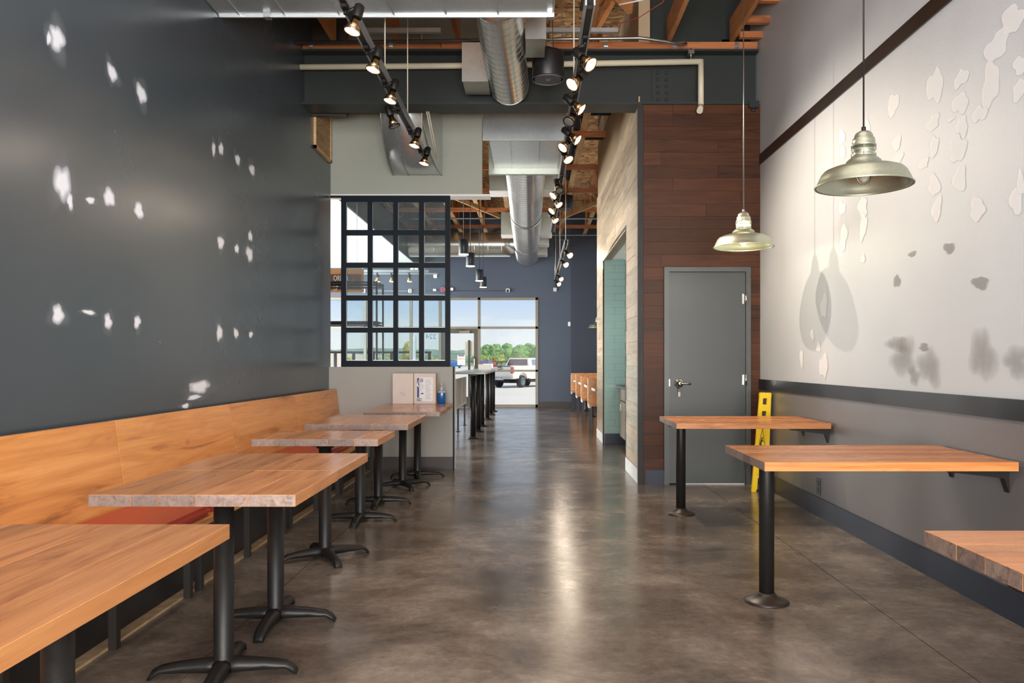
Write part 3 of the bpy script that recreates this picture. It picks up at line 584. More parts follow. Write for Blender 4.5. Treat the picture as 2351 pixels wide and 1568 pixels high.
# wall fillers: thin plaster patches standing proud of the paint
PN = [0]
def patch(parent, side, px, py, rx, ry, mat, tilt=0, irr=.22):
    PN[0] += 1
    Y, zc = (on_left if side < 0 else on_right)(px, py)
    ry_m = ry*Y/F_PX; rx_m = rx*Y*Y/(2.29*F_PX)
    bm = bmesh.new(); n = 28; X = side*(XW-.0008-.00004*PN[0]); prof = [(0, 1.0), (.45, .75), (.8, .35), (1.0, 0.0)]
    w1, w2, w3 = [random.uniform(0, 6.28) for _ in range(3)]; ph = [1+irr*(.5*math.sin(2*PI*i/n*2+w1)+.45*math.sin(2*PI*i/n*3+w2)+.35*math.sin(2*PI*i/n*5+w3)) for i in range(n)]; rings = []; lay = None
    fade = []
    for k, (rr, fv) in enumerate(prof):
        if rr == 0: rings.append([bm.verts.new((X, Y, zc))]); fade.append(fv); continue
        ring = []
        for i in range(n):
            a = 2*PI*i/n; u = rr*ph[i]*math.cos(a)*rx_m; v = rr*ph[i]*math.sin(a)*ry_m
            u2 = u*math.cos(tilt)-v*math.sin(tilt)*rx_m/ry_m; v2 = u*math.sin(tilt)*ry_m/rx_m+v*math.cos(tilt)
            ring.append(bm.verts.new((X, Y+side*u2, zc+v2))); fade.append(fv)
        rings.append(ring)
    for i in range(n): bm.faces.new([rings[0][0], rings[1][i], rings[1][(i+1) % n]])
    for a, b_ in zip(rings[1:], rings[2:]):
        for i in range(n): bm.faces.new([a[i], b_[i], b_[(i+1) % n], a[(i+1) % n]])
    bm.normal_update()
    o = B(); o.bm.free(); o.bm = bm
    ob = o.build('filler_patch', mat, parent)
    at = ob.data.attributes.new('fade', 'FLOAT', 'POINT')
    for i, f in enumerate(fade): at.data[i].value = f
    return ob
for px, py, rx, ry in ((130, 88, 22, 42), (112, 88, 8, 20), (257, 167, 14, 26), (324, 215, 15, 28), (143, 420, 24, 58), (160, 462, 9, 28), (207, 460, 13, 11), (250, 453, 19, 26), (318, 483, 15, 24), (490, 342, 6, 20), (507, 342, 7, 20),
                       (545, 367, 7, 18), (578, 390, 8, 18), (506, 557, 9, 22), (543, 571, 6, 15), (574, 542, 6, 17), (572, 583, 10, 23), (132, 722, 19, 28), (203, 717, 20, 7), (247, 738, 12, 23), (314, 739, 10, 20),
                       (503, 764, 10, 22), (541, 765, 7, 16), (575, 768, 6, 10), (458, 888, 34, 18), (425, 932, 12, 7), (445, 912, 20, 8)):
    patch(wl, -1, px, py, rx*1.45, ry*1.5, 'putty_halo', irr=.3)
    patch(wl, -1, px, py, rx*.9, ry*.9, 'putty')
for px, py, rx, ry, mt, tl in ((2052, 240, 16, 24, 'putty_grey', -.3), (2148, 197, 19, 44, 'putty_grey', 0), (2208, 180, 17, 22, 'putty_grey', 0), (2206, 237, 19, 27, 'putty_grey', 0), (2275, 195, 24, 52, 'putty_grey', .1), (2290, 105, 28, 38, 'putty_grey', .5),
        (2325, 45, 30, 34, 'putty_grey', .6), (2343, 150, 16, 24, 'putty_grey', 0), (2343, 205, 18, 26, 'putty_grey', 0), (2143, 282, 16, 20, 'putty_grey', 0), (2210, 290, 14, 26, 'putty_grey', 0), (2250, 262, 18, 20, 'putty_grey', 0), (2183, 275, 9, 5, 'putty_grey', 0),
        (1934, 315, 9, 16, 'putty_grey', .2), (1936, 350, 8, 12, 'putty_grey', .3), (1992, 290, 7, 16, 'putty_grey', .1), (2060, 330, 9, 20, 'putty_grey', .2), (2062, 365, 12, 16, 'putty_grey', 0), (2146, 335, 12, 24, 'putty_grey', 0), (2200, 340, 22, 34, 'putty_grey', 0),
        (2205, 410, 14, 38, 'putty_grey', .2), (2146, 425, 14, 28, 'putty_grey', 0), (2122, 375, 12, 14, 'putty_grey', 0), (1934, 478, 9, 17, 'putty_grey', .2), (1982, 475, 12, 24, 'putty_grey', .2), (2152, 480, 12, 30, 'putty_grey', 0), (2245, 480, 20, 28, 'putty_grey', .4),
        (1938, 545, 9, 32, 'putty_grey', .1), (1983, 520, 9, 32, 'putty_grey', 0), (1982, 594, 7, 9, 'putty_grey', 0), (1893, 702, 9, 28, 'putty_grey', .1), (1841, 822, 5, 20, 'putty_grey', 0), (1892, 840, 10, 32, 'putty_grey', 0), (1866, 768, 5, 13, 'putty_grey', .1), (1880, 797, 5, 14, 'putty_grey', .1),
        (2335, 460, 14, 40, 'putty_grey', 0), (2345, 420, 10, 30, 'putty_grey', 0),
        (2180, 569, 14, 12, 'putty_patch', 0), (2252, 649, 18, 17, 'putty_patch', .2), (2095, 583, 8, 7, 'putty_patch', 0), (2060, 645, 7, 16, 'putty_patch', .1), (2122, 797, 11, 9, 'putty_patch', 0),
        (2075, 820, 32, 52, 'putty_dark', 0), (2135, 842, 30, 52, 'putty_dark', 0), (2257, 815, 34, 76, 'putty_dark', 0), (2335, 830, 36, 42, 'putty_dark', 0), (2060, 790, 26, 24, 'putty_dark', .3), (2100, 862, 16, 26, 'putty_dark', 0)):
    patch(wr, 1, px, py, rx, ry, mt, tl, irr=.3)

# ------------------------------------------------------------------ steel beam and roof timber
bt = thing('steel_beam', 'dark grey green steel I-beam crossing the room above the door', 'beam', (0, 7.85, 3.79))
P('web', 'beam', bt, (-XW, XW-.02, 7.84, 7.86, 3.81, 4.32)); P('flange', 'beam', bt, (-XW, XW-.02, 7.72, 8.0, 3.79, 3.81)); P('flange', 'beam', bt, (-XW, XW-.02, 7.72, 8.0, 4.32, 4.34))
P('splice_plate', 'beam', bt, (1.22, 1.42, 7.825, 7.84, 3.83, 4.17))
for i in range(2):
    for j in range(5):
        b = B(); b.lathe([(0, .018), (.012, .018), (.016, .012)], (1.28+i*.088, 7.825, 3.87+j*.066), (0, -1, 0), 6, smooth=False); b.build('bolt', 'beam', bt)
b = B(); b.box(2.17, 2.27, 7.70, 7.8, 3.75, 3.82, bev=.006); b.cyl((2.22, 7.74, 3.72), (2.22, 7.74, 3.75), .02, 6); b.build('beam_clamp', 'beam', bt)
pt = thing('timber_plate', 'orange timber plate lying along the top of the steel beam', 'timber', (0, 7.86, 4.34))
for a, c in ((-XW, -.9), (-.9, .75), (.75, XW-.02)): P('plank', 'plate_wood', pt, (a+.003, c-.003, 7.76, 7.9, 4.34, 4.425))
for i, x in enumerate((-2.2, -1.4, -.62, .18, .75, 1.44, 2.06)):
    b = B(); b.box(x-.02, x+.02, 7.757, 7.76, 4.345, 4.42); b.box(x-.02, x+.02, 7.74, 7.757, 4.38, 4.384); b.build('metal_clip', 'aluminium', pt)
JX = [-2.0, -1.36, -.74, -.10, .60, 1.40, 2.04]
JL = ['timber joist against the charcoal wall', 'second timber joist from the charcoal wall', 'third timber joist from the charcoal wall', 'timber joist above the round silver duct', 'timber joist over the middle of the room',
      'orange timber joist left of the corner bracing, above the right tables', 'orange timber joist nearest the pale grey wall']
for x, l in zip(JX, JL):
    b = B(); b.box(x-.022, x+.022, -3.0, 7.88, 4.47, 4.70); b.build('roof_joist', 'joist_wood', cat='timber', label=l, group='timber joists over the near room')
t = thing('corner_blocking', 'short orange timber blocks stacked at the top of the pale wall', 'timber', (2.17, 7.7, 4.43))
P('block', 'plate_wood', t, (2.066, XW, 7.15, 7.20, 4.55, 4.66)); P('block', 'plate_wood', t, (2.066, XW, 7.42, 7.47, 4.47, 4.54)); P('block', 'plate_wood', t, (2.066, XW, 7.66, 7.71, 4.43, 4.49))
b = B(); b.bar((1.0, 6.9, 4.95), (.62, 7.7, 4.5), .05, .1); b.bar((.3, 6.5, 4.8), (.95, 7.4, 4.6), .05, .12); b.build('diagonal_brace', 'joist_wood', cat='timber', label='pair of orange timber braces crossing beside the right lighting track')
# trusses of the far room, running away from the camera
TX = [-3.72, -3.08, -2.44, -1.8, -1.16, -.52, .12, .76, 1.40, 2.04]
for i, x in enumerate(TX):
    y0 = 9.1 if x < -.4 else 8.1
    t = thing('roof_truss', '%s open timber roof truss from the left over the far room' % ORD[i] if i < 9 else 'timber roof truss nearest the outer right wall of the far room', 'truss', (x, y0, 4.55), 'timber roof trusses of the far room')
    P('bottom_chord', 'pale_wood', t, (x-.045, x+.045, y0, YB-.01, 4.55, 4.59)); P('top_chord', 'joist_wood', t, (x-.045, x+.045, y0, YB-.01, 5.27, 5.312))
    y = y0+.3; k = 0
    while y < YB-1.0:
        b = B(); b.bar((x, y, 4.59), (x, y+.55, 5.27), .085, .038, up=(1, 0, 0)); b.build('web', 'web_wood', t)
        b = B(); b.bar((x, y+1.1, 4.59), (x, y+.57, 5.27), .085, .038, up=(1, 0, 0)); b.build('web', 'web_wood', t)
        b = B(); b.box(x-.05, x+.05, y+.42, y+.72, 5.2, 5.27); b.build('metal_clip', 'aluminium', t) if k % 3 == 0 else b.bm.free()
        y += 1.5; k += 1
for i, (y, x0, x1, zz) in enumerate(((11.2, .2, XC, 4.52), (13.1, -3.9, XW, 4.52), (14.9, -3.9, XW, 4.52), (16.8, -3.9, XW, 4.52), (18.9, -3.9, XW, 4.52))):
    b = B(); b.box(x0, x1, y-.02, y+.02, zz-.055, zz+.03); b.build('cross_bracing', 'plate_wood', cat='timber', label='%s orange cross runner under the far trusses, counted away from the camera' % ORD[i], group='cross runners under the far trusses')
for i, (p, q, l) in enumerate((((.80, 14.6, 4.60), (1.36, 15.9, 4.62), 'pale diagonal brace between two trusses beside the far speaker'), ((.53, 16.9, 4.30), (1.40, 15.6, 4.45), 'pale diagonal brace sloping below the far speaker'),
        ((-1.8, 15.4, 4.6), (-.55, 17.6, 4.45), 'pale diagonal brace between the trusses left of the long spiral duct'), ((-2.44, 13, 4.6), (-1.3, 14.8, 4.5), 'pale diagonal brace seen over the gridded window'))):
    b = B(); b.bar(p, q, .04, .09); b.build('diagonal_brace', 'pale_wood', cat='timber', label=l)
for i, (y, z) in enumerate(((17.35, 4.42), (19.5, 4.40))):
    b = B(); b.cyl((-6, y, z), (2.3, y, z), .02, 8); b.build('sprinkler_pipe', 'conduit', cat='pipe', label=('thin steel pipe crossing under the far trusses' if i == 0 else 'thin steel pipe crossing lowest near the back wall'))
b = B()
for (p, q) in (((.72, 10.2, 4.9), (.74, 12.2, 4.95)), ((.74, 12.2, 4.95), (.72, 14.8, 4.75))): b.cyl(p, q, .08, 10)
b.build('insulated_pipe', 'frame_blue', cat='pipe', label='black and foil wrapped flexible pipe up among the trusses')
for i, (y, z) in enumerate(((10.6, 4.62), (11.7, 4.60))):
    b = B(); b.box(.5, XC+.02, y-.02, y+.02, z-.03, z+.01); b.build('steel_strut', 'beam', cat='strut', label='black steel strut crossing between track and plank wall, %s' % ('nearer one' if i == 0 else 'farther one'))

# ------------------------------------------------------------------ ducts
dt = thing('rectangular_duct', 'wide silver rectangular duct across the top of the room', 'duct', (-1, 5.1, 3.76))
xx = [-XW+.003, -2.13, -1.80, -1.40, -1.0, -.62, -.24, .157]
for a, c in zip(xx, xx[1:]): P('duct_section', 'galv', dt, (a+.002, c-.002, 4.4, 5.68, 3.765, 4.36))
for x in xx[1:-1]: P('seam', 'galv', dt, (x-.006, x+.006, 4.395, 5.685, 3.757, 4.365))
P('edge_flange', 'galv', dt, (-XW+.003, .165, 5.68, 5.695, 3.75, 4.37)); P('edge_flange', 'galv', dt, (.157, .168, 4.4, 5.695, 3.75, 4.37))
b = B(); b.box(.12, .17, 5.64, 5.70, 3.735, 3.765, bev=.004); b.build('corner_bolt', 'aluminium', dt)
b = B(); b.box(-1.95, -1.9, 5.64, 5.70, 3.735, 3.765, bev=.004); b.build('corner_bolt', 'aluminium', dt)
def spiral(parent, p0, p1, r, pitch, mat='spiral', n=48, rid=.002, cap=True):
    d = Vector(p1)-Vector(p0); L = d.length; prof = []; t = 0
    while t < L-.01:
        prof += [(t, r), (min(t+pitch-.008, L), r), (min(t+pitch-.006, L), r+rid), (min(t+pitch-.002, L), r+rid)]; t += pitch
    prof.append((L, r))
    b = B(); b.lathe(prof, p0, d, n, cap=cap, split=True); return b.build('duct_tube', mat, parent)
t = thing('spiral_duct', 'short round silver spiral duct running out of the rectangular duct', 'duct', (-.235, 5.7, 3.75))
spiral(t, (-.262, 5.70, 3.94), (-.212, 7.63, 3.94), .19, .115, rid=.0016)
for nm, x0, x1, y0, y1, z0, z1 in (('side_box', -.045, .118, 6.32, 6.72, 3.86, 4.2), ('side_box', -.642, -.40, 7.28, 7.655, 3.86, 4.22)):
    P(nm, 'galv_rough', t, (x0, x1, y0, y1, z0, z1)); 
    P('box_lip', 'galv', t, (x0-.006 if x0 < -.3 else x0, x1+.006 if x1 > 0 else x1, y0-.006, y0, z0-.006, z1))
t = thing('long_spiral_duct', 'long round silver spiral duct running to the back wall', 'duct', (-.09, 8.6, 3.6))
P('plenum_box', 'galv', t, (-.55, .405, 8.86, 8.9, 3.76, 4.4)); 
for x in (-.43, -.08, .26): P('seam', 'galv', t, (x-.004, x+.004, 8.852, 8.862, 3.765, 4.4))
P('box_lip', 'galv_rough', t, (-.55, .41, 8.845, 8.86, 3.745, 3.765))
P('duct_section', 'galv', t, (-.478, .345, 8.9, 10.26, 3.765, 4.32))
for x in (-.25, .09): P('seam', 'galv', t, (x-.004, x+.004, 8.9, 10.24, 3.758, 3.765))
P('edge_flange', 'galv_rough', t, (-.555, .395, 10.2, 10.27, 3.69, 3.765), label='olive grey folded flange'); P('edge_flange', 'galv_rough', t, (-.555, .395, 10.2, 10.27, 4.32, 4.40)); P('edge_flange', 'galv_rough', t, (-.555, -.48, 10.2, 10.27, 3.765, 4.32)); P('edge_flange', 'galv_rough', t, (.345, .395, 10.2, 10.27, 3.765, 4.32))
spiral(t, (-.075, 10.27, 4.03), (-.095, 14.6, 4.03), .295, .16); spiral(t, (-.095, 14.62, 4.03), (-.10, 18.0, 4.03), .30, .16); spiral(t, (-.10, 18.02, 4.03), (-.10, 20.45, 4.03), .298, .3)
for y in (14.58, 18.0):
    b = B(); b.lathe([(0, .302), (.03, .306), (.06, .302)], (-.095, y-.02, 4.03), (0, 1, 0), 48, cap=False); b.build('coupling_band', 'galv_rough', t)
for x0, x1, y in ((-.66, -.32, 12.3), (.16, .48, 12.3), (-.64, -.33, 16.6), (.15, .45, 16.6), (.15, .42, 17.95), (.15, .42, 19.7)):
    P('side_box', 'galv_rough', t, (x0, x1, y, y+.45, 3.94, 4.42)); P('box_lip', 'white', t, (x0-.004, x1+.004, y+.0, y+.454, 3.93, 3.94))
t = thing('cross_spiral_duct', 'round silver duct crossing behind the black cylinder pendants', 'duct', (-2, 18.6, 3.73))
spiral(t, (-.38, 18.6, 4.03), (-2.92, 18.6, 4.03), .285, .32)
b = B(); b.box(-2.92, -.5, 18.585, 18.615, 3.735, 3.745); b.build('seam', 'white', t)
# elbow duct on the bulkhead
t = thing('elbow_duct', 'curved rectangular silver duct turning into the grey bulkhead', 'duct', (-1.3, 8.5, 3.3))
bm = B(); n = 14; L = []; R = []
for k in range(n+1):
    a = k/n; th = a*PI/2
    y = 8.08 + (8.862-8.08)*(1-math.cos(th)); z = 4.0 - (4.0-3.35)*math.sin(th)
    L.append((-1.577, y, z)); R.append((-1.158 + (.148)*(a**1.3), y, z))
bk = [(-1.577, 8.862, 4.0), (-1.01, 8.862, 4.0)]
vL = [bm.bm.verts.new(p) for p in L]; vR = [bm.bm.verts.new(p) for p in R]
for k in range(n): bm._f([vL[k], vL[k+1], vR[k+1], vR[k]], True)
cL = bm.bm.verts.new(bk[0]); cR = bm.bm.verts.new(bk[1])
bm._f(vL+[cL]); bm._f([cR]+vR[::-1]); bm._f([vL[0], vR[0], cR, cL]); bm._f([vL[-1], cL, cR, vR[-1]])
bm.build('elbow_body', 'galv', t)
b = B(); b.tube([((l[0]*.68+r_[0]*.32), l[1]-.002, l[2]-.002) for l, r_ in zip(L, R)], .004, 6); b.build('seam', 'galv_rough', t)
b = B(); b.tube([(l[0]+.004, l[1]-.002, l[2]) for l in L], .006, 6); b.tube([(l[0]-.004, l[1]-.002, l[2]) for l in R], .006, 6); b.build('edge_bead', 'galv_rough', t)
b = B(); b.cyl((-1.05, 7.95, 3.79), (-1.0, 8.3, 3.4), .006, 6); b.cyl((-1.07, 7.95, 3.79), (-1.02, 8.3, 3.4), .006, 6); b.build('hanger_strap', 'pvc', t)
# return grille
t = thing('return_grille', 'slatted beige air grille high on the charcoal wall end', 'vent', (-XW+.01, 8.5, 3.48))
b = B(); b.box(-XW, -XW+.025, 8.17, 8.20, 3.48, 4.1); b.box(-XW, -XW+.025, 8.79, 8.82, 3.48, 4.1); b.box(-XW, -XW+.025, 8.17, 8.82, 3.48, 3.51); b.box(-XW, -XW+.025, 8.17, 8.82, 4.07, 4.1); b.build('frame', 'pale_wood', t)
b = B()
for k in range(22): b.box(-XW+.002, -XW+.018, 8.20, 8.79, 3.52+k*.025, 3.532+k*.025)
b.build('slats', 'pale_wood', t, kind='stuff'); 
P('backing', 'ink', t, (-XW, -XW+.002, 8.2, 8.79, 3.51, 4.07))

# ------------------------------------------------------------------ pipes, conduits
b = B(); b.tube([(-XW+.003, 7.688, 4.145), (-.5, 7.688, 4.16), (1.68, 7.688, 4.20)], .029, 14); b.tube([(1.685, 7.688, 4.215), (1.685, 7.688, 3.75)], .029, 14); b.tube([(1.685, 7.688, 3.76), (1.66, 7.63, 3.69)], .03, 14)
t = b.build('cream_pipe', 'pvc', cat='pipe', label='cream plastic pipe along the beam, turning down before the plank wall')
b = B(); b.cyl((1.58, 7.66, 4.22), (1.58, 7.66, 4.32), .008, 8); b.box(1.55, 1.61, 7.63, 7.74, 4.26, 4.30, bev=.004); b.build('pipe_hanger', 'conduit', t)
b = B(); b.tube([(-2.28, 7.45, 4.29), (.75, 7.45, 4.33), (1.05, 7.45, 4.335), (1.3, 7.45, 4.30), (1.45, 7.5, 4.29), (1.52, 7.6, 4.34)], .016, 10); b.build('steel_conduit', 'conduit', cat='conduit', label='thin steel conduit crossing in front of the timber plate')
b = B(); b.box(.10, .82, 7.3, 7.34, 4.33, 4.37); b.build('slotted_strut', 'track', cat='strut', label='slotted steel strut just above the conduit beside the right track')
b = B(); b.box(-1.55, -.85, 7.3, 7.34, 4.33, 4.37); b.build('slotted_strut', 'track', cat='strut', label='slotted steel strut just above the conduit beside the left track')
b = B(); b.tube([(1.25, 6.9, 4.9), (1.25, 6.9, 4.62), (1.18, 6.95, 4.52), (1.0, 7.0, 4.49), (.8, 7.05, 4.47)], .008, 8); b.build('hanging_cable', 'wire_white', cat='cable', label='white cable looping down from the ceiling above the beam')
b = B(); b.tube([(1.26, 6.93, 4.60), (1.19, 7.0, 4.47), (1.0, 7.15, 4.40), (.83, 7.2, 4.37)], .004, 8); b.build('hanging_cable', 'wire_red', cat='cable', label='thin red cable looping beside the white one above the beam')
b = B(); b.tube([(.46, 6.3, 4.9), (.54, 6.55, 4.82), (.50, 6.85, 4.6), (.46, 7.05, 4.42)], .02, 8); b.build('bent_conduit', 'conduit', cat='conduit', label='bent steel conduit curving down beside the right track')
b = B(); b.tube([(-1.62, 7.0, 4.5), (-1.6, 7.0, 4.42), (-1.5, 7.1, 4.4)], .016, 8); b.tube([(-1.55, 7.1, 4.42), (-1.2, 7.1, 4.52), (-.9, 7.1, 4.53)], .008, 8); b.build('flexible_cable', 'black', cat='cable', label='black flexible cable above the left lighting track')

# ------------------------------------------------------------------ lighting tracks
def track(name, label, x, z, y0, y1, rods, xb=None):
    xb = x if xb is None else xb
    t = thing(name, label, 'lighting track', ((x+xb)/2, y0, z))
    b = B(); b.bar((x, y0, z), (xb, y1, z), .036, .022); b.build('track_channel', 'black', t)
    b = B(); b.bar((x-.026, y0-.05, z+.018), (xb-.026, y1, z+.018), .011, .062); b.bar((x+.026, y0-.05, z+.018), (xb+.026, y1, z+.018), .011, .062); b.bar((x, y0-.05, z+.05), (xb, y1, z+.05), .05, .004); b.build('support_strut', 'track', t)
    for y in rods:
        xr = x+(xb-x)*(y-y0)/(y1-y0)
        b = B(); b.cyl((xr, y, z+.05), (xr, y, 5.3), .006, 6); b.build('hanger_rod', 'pvc', t)
    return t
track('lighting_track', 'black and steel lighting track on the left, with six spotlights', -1.13, 3.40, 3.2, 8.42, (6.0, 7.1, 8.02))
track('lighting_track', 'long black and steel lighting track on the right of the round ducts', .36, 3.40, 4.75, 13.0, (6.5, 9.0, 11.6))
track('lighting_track', 'low lighting track in the far room before the dark back wall', .617, 3.30, 13.6, 19.7, (13.8, 16.5, 19.4))
t4 = thing('lighting_track', 'crossways lighting track seen through the gridded window', 'lighting track', (-3, 17.5, 3.2))
b = B(); b.bar((-3.9, 17.5, 3.2), (-2.1, 17.5, 3.2), .03, .03, up=(0, 0, 1)); b.build('track_channel', 'track', t4); b = B(); b.bar((-3.9, 17.5, 3.26), (-2.3, 17.5, 3.26), .04, .06); b.build('support_strut', 'aluminium', t4)
for x in (-3.8, -3.0): b = B(); b.cyl((x, 17.5, 3.28), (x, 17.5, 3.71), .006, 6); b.build('hanger_rod', 'pvc', t4)
def spot(x, y, z, xb, yb, zb, on, label, aim, power=26, k=1.0):
    """lamp hanging from track point (x,y,z), bulb face centre at (xb,yb,zb), aimed along aim"""
    t = thing('track_spotlight', label, 'spotlight', (x, y, z), 'spotlights on the ceiling tracks')
    a = Vector(aim).normalized(); f = Vector((xb, yb, zb)); back = f-a*.10*k; sock = back-a*.085*k
    b = B(); b.box(x-.018, x+.018, y-.05, y+.05, z-.035, z-.011, bev=.003); b.cyl((x, y, z-.035), (x, y, z-.06), .012, 8); b.cyl((x, y, z-.055), sock, .012, 8); b.build('track_adapter', 'black', t)
    b = B(); b.lathe([(0, .018*k), (.01*k, .03*k), (.085*k, .033*k), (.09*k, .03*k)], sock, a, 16); b.build('socket', 'black', t)
    b = B(); b.lathe([(0, .022*k), (.03*k, .024*k), (.05*k, .034*k), (.085*k, .047*k)], back, a, 16); bu = b.build('bulb', 'bulb_metal', t)
    b = B(); b.lathe([(0, .049*k), (.014*k, .052*k), (.016*k, .049*k), (.012*k, .046*k), (.0*k, .044*k)], f-a*.014*k, a, 18, cap=False); b.build('rim', 'bulb_metal' if on else 'black', t)
    b = B(); b.lathe([(0, .045*k), (.006*k, .038*k), (.009*k, .02*k), (.010*k, .002)], f-a*.006*k, a, 18); b.build('bulb_face', 'bulb_on' if on else 'bulb_off', t)
    if on:
        lo = light('spot_beam', 'SPOT', (0, 0, 0), power, (1, .84, .66), spot_size=1.9, spot_blend=.8, shadow_soft_size=.04)
        lo.parent = t; lo.location = f+a*.02-Vector((x, y, z)); lo.rotation_euler = a.to_track_quat('-Z', 'Y').to_euler()
    return t
LY = [4.70, 5.32, 5.96, 6.60, 7.20, 7.85]
for i, y in enumerate(LY):
    on = i != 3
    spot(-1.13, y+.02, 3.40, -1.085 if on else -1.16, y, 3.225, on, ('%s spotlight from the near end of the left track, lit' % ORD[i]) if on else 'unlit spotlight on the left track between lit ones', (-.25, -.15, -1) if on else (.35, .1, -1), 20)
RX = [(5.16, .40, 1), (5.53, .29, -1), (6.08, .40, 1), (6.40, .31, -.6), (6.92, .42, 1), (7.17, .29, -1), (7.6, .37, .6), (9.0, .33, .3), (9.25, .26, -1), (9.8, .36, .8), (10.2, .27, -1), (10.9, .35, .8)]
for i, (y, xb, sx_) in enumerate(RX):
    on = i not in (3, 7)
    o = spot(.36, y+.02, 3.40, xb, y, 3.20, on, '%s spotlight from the near end of the long right track, %s' % (ORD[i], 'lit' if on else 'looking dim'), (sx_*.7, -.45, -.8) if i not in (2, 4) else (.9, -.1-.05*i, -.75), 17 if i not in (2, 4) else 150)
    if i in (2, 4): [c for c in o.children if c.type == 'LIGHT'][0].data.shadow_soft_size = .012
for i, (y, xb) in enumerate(((13.75, .70), (15.1, .69), (17.75, .70), (18.9, .69))):
    spot(.617, y, 3.30, xb, y, 3.10, True, '%s lit spotlight along the low far room track' % ORD[i], (.5, -.7, -.5), 26, 1.15)
for i, x in enumerate((-3.46, -3.14, -2.74)):
    spot(x, 17.5, 3.185, x, 17.5, 3.02, True, '%s spotlight from the left on the crossways track behind the window grid' % ORD[i], (0.05, -.1, -1), 22, 1.2)

# galvanised pendants
def pendant(x, y, z, lit, label, cord='black', top=5.3):
    t = thing('barn_pendant_lamp', label, 'pendant lamp', (x, y, z), 'galvanised barn pendant lamps')
    out = [(0, .232), (.004, .234), (.008, .230), (.035, .218), (.062, .205), (.078, .190), (.088, .165), (.098, .130), (.106, .100), (.112, .088), (.125, .084), (.138, .070), (.146, .058), (.152, .054)]
    inn = [(t_+.0 if k == 0 else t_-.004, r-.004) for k, (t_, r) in enumerate(out)][::-1]
    b = B(); b.lathe(out+inn+[out[0]], (x, y, z), (0, 0, 1), 48, cap=False); b.build('shade', 'lamp_metal', t)
    b = B(); b.lathe([(0, .236), (.004, .238), (.008, .234)], (x, y, z-.003), (0, 0, 1), 48, cap=False); b.build('rim', 'lamp_metal', t)
    b = B(); b.lathe([(.150, .052), (.153, .054), (.158, .05), (.172, .05), (.176, .053), (.18, .05), (.205, .049)], (x, y, z), n=32); b.build('socket_glass', 'glow' if lit else 'lamp_metal', t)
    b = B(); b.lathe([(.150, .056), (.155, .058), (.158, .056)], (x, y, z), n=32, cap=False)
    for k in range(4):
        a = PI/4+k*PI/2+.4; c, s_ = math.cos(a)*.057, math.sin(a)*.057
        b.cyl((x+c, y+s_, z+.150), (x+c, y+s_, z+.205), .003, 6)
    b.lathe([(.176, .058), (.179, .060), (.182, .058)], (x, y, z), n=32, cap=False); b.build('wire_guard', 'lamp_metal', t)
    b = B(); b.lathe([(.200, .058), (.206, .061), (.212, .056), (.225, .055), (.240, .053), (.245, .046), (.258, .044), (.27, .036), (.278, .022), (.281, .012)], (x, y, z), n=32); b.build('cap', 'lamp_metal', t)
    b = B(); b.lathe([(.279, .011), (.30, .011), (.302, .006)], (x, y, z), n=16); b.build('cord_grip', cord if cord != 'black' else 'black', t)
    b = B(); b.cyl((x, y, z+.30), (x, y, top), .0045, 8); b.build('cord', cord, t)
    b = B(); b.lathe([(.02, .006), (.03, .022), (.055, .03), (.08, .028), (.12, .015), (.15, .013)], (x, y, z), n=16); b.build('bulb', 'glow' if lit else 'jar_glass', t)
    b = B()
    for k in range(2):
        a = k*PI/2+.3; b.tube([(x+math.cos(a)*.045*math.cos(q), y+math.sin(a)*.045*math.cos(q), z+.06-.055*math.sin(q)) for q in [j*PI/8 for j in range(9)]], .0025, 6)
    b.build('bulb_cage', 'lamp_metal', t)
    if lit:
        lo = light('lamp_glow', 'POINT', (0, 0, 0), 9, (1, .9, .55), shadow_soft_size=.03); lo.parent = t; lo.location = (0, 0, .012)
    return t
pendant(1.695, 3.95, 2.122, False, 'large galvanised barn pendant lamp over the middle right table, unlit', top=4.6)
pendant(1.70, 6.2, 2.142, True, 'lit galvanised barn pendant lamp in front of the dark plank wall', cord='conduit', top=4.6)
pendant(1.66, 19.3, 2.06, False, 'small distant pendant lamp peeking past the whitewashed plank wall')

# speakers
def can_speaker(x, y, z, r, h, label):
    t = thing('ceiling_speaker', label, 'speaker', (x, y, z), 'black hanging speakers')
    b = B(); b.lathe([(0, r*.97), (.01, r), (h-.02, r*1.03), (h, r*.98)], (x, y, z), n=40); b.build('shell', 'speaker', t)
    b = B(); b.lathe([(0, r*.98), (.004, r*.98), (.004, r*.86), (0, r*.86)], (x, y, z-.004), n=40, cap=False); b.build('ring', 'ring', t)
    b = B(); b.lathe([(-.002, r*.86), (0, r*.86)], (x, y, z), n=40); b.build('grille', 'grille_grey', t)
    b = B(); b.box(x-.02, x+.02, y-.003, y+.003, z-.006, z-.004); b.build('emblem', 'aluminium', t)
    b = B(); b.box(x-.025, x+.025, y-.02, y+.02, z+h, z+h+.06, bev=.004); b.cyl((x-.05, y, z+h-.01), (x-.09, y+.05, 4.6), .003, 6); b.cyl((x+.05, y, z+h-.01), (x+.03, y+.05, 4.6), .003, 6); b.build('mount', 'black', t)
can_speaker(.152, 6.9, 3.735, .14, .235, 'black can speaker hanging beside the short spiral duct')
can_speaker(.66, 14.7, 4.11, .14, .25, 'small far black can speaker among the trusses')
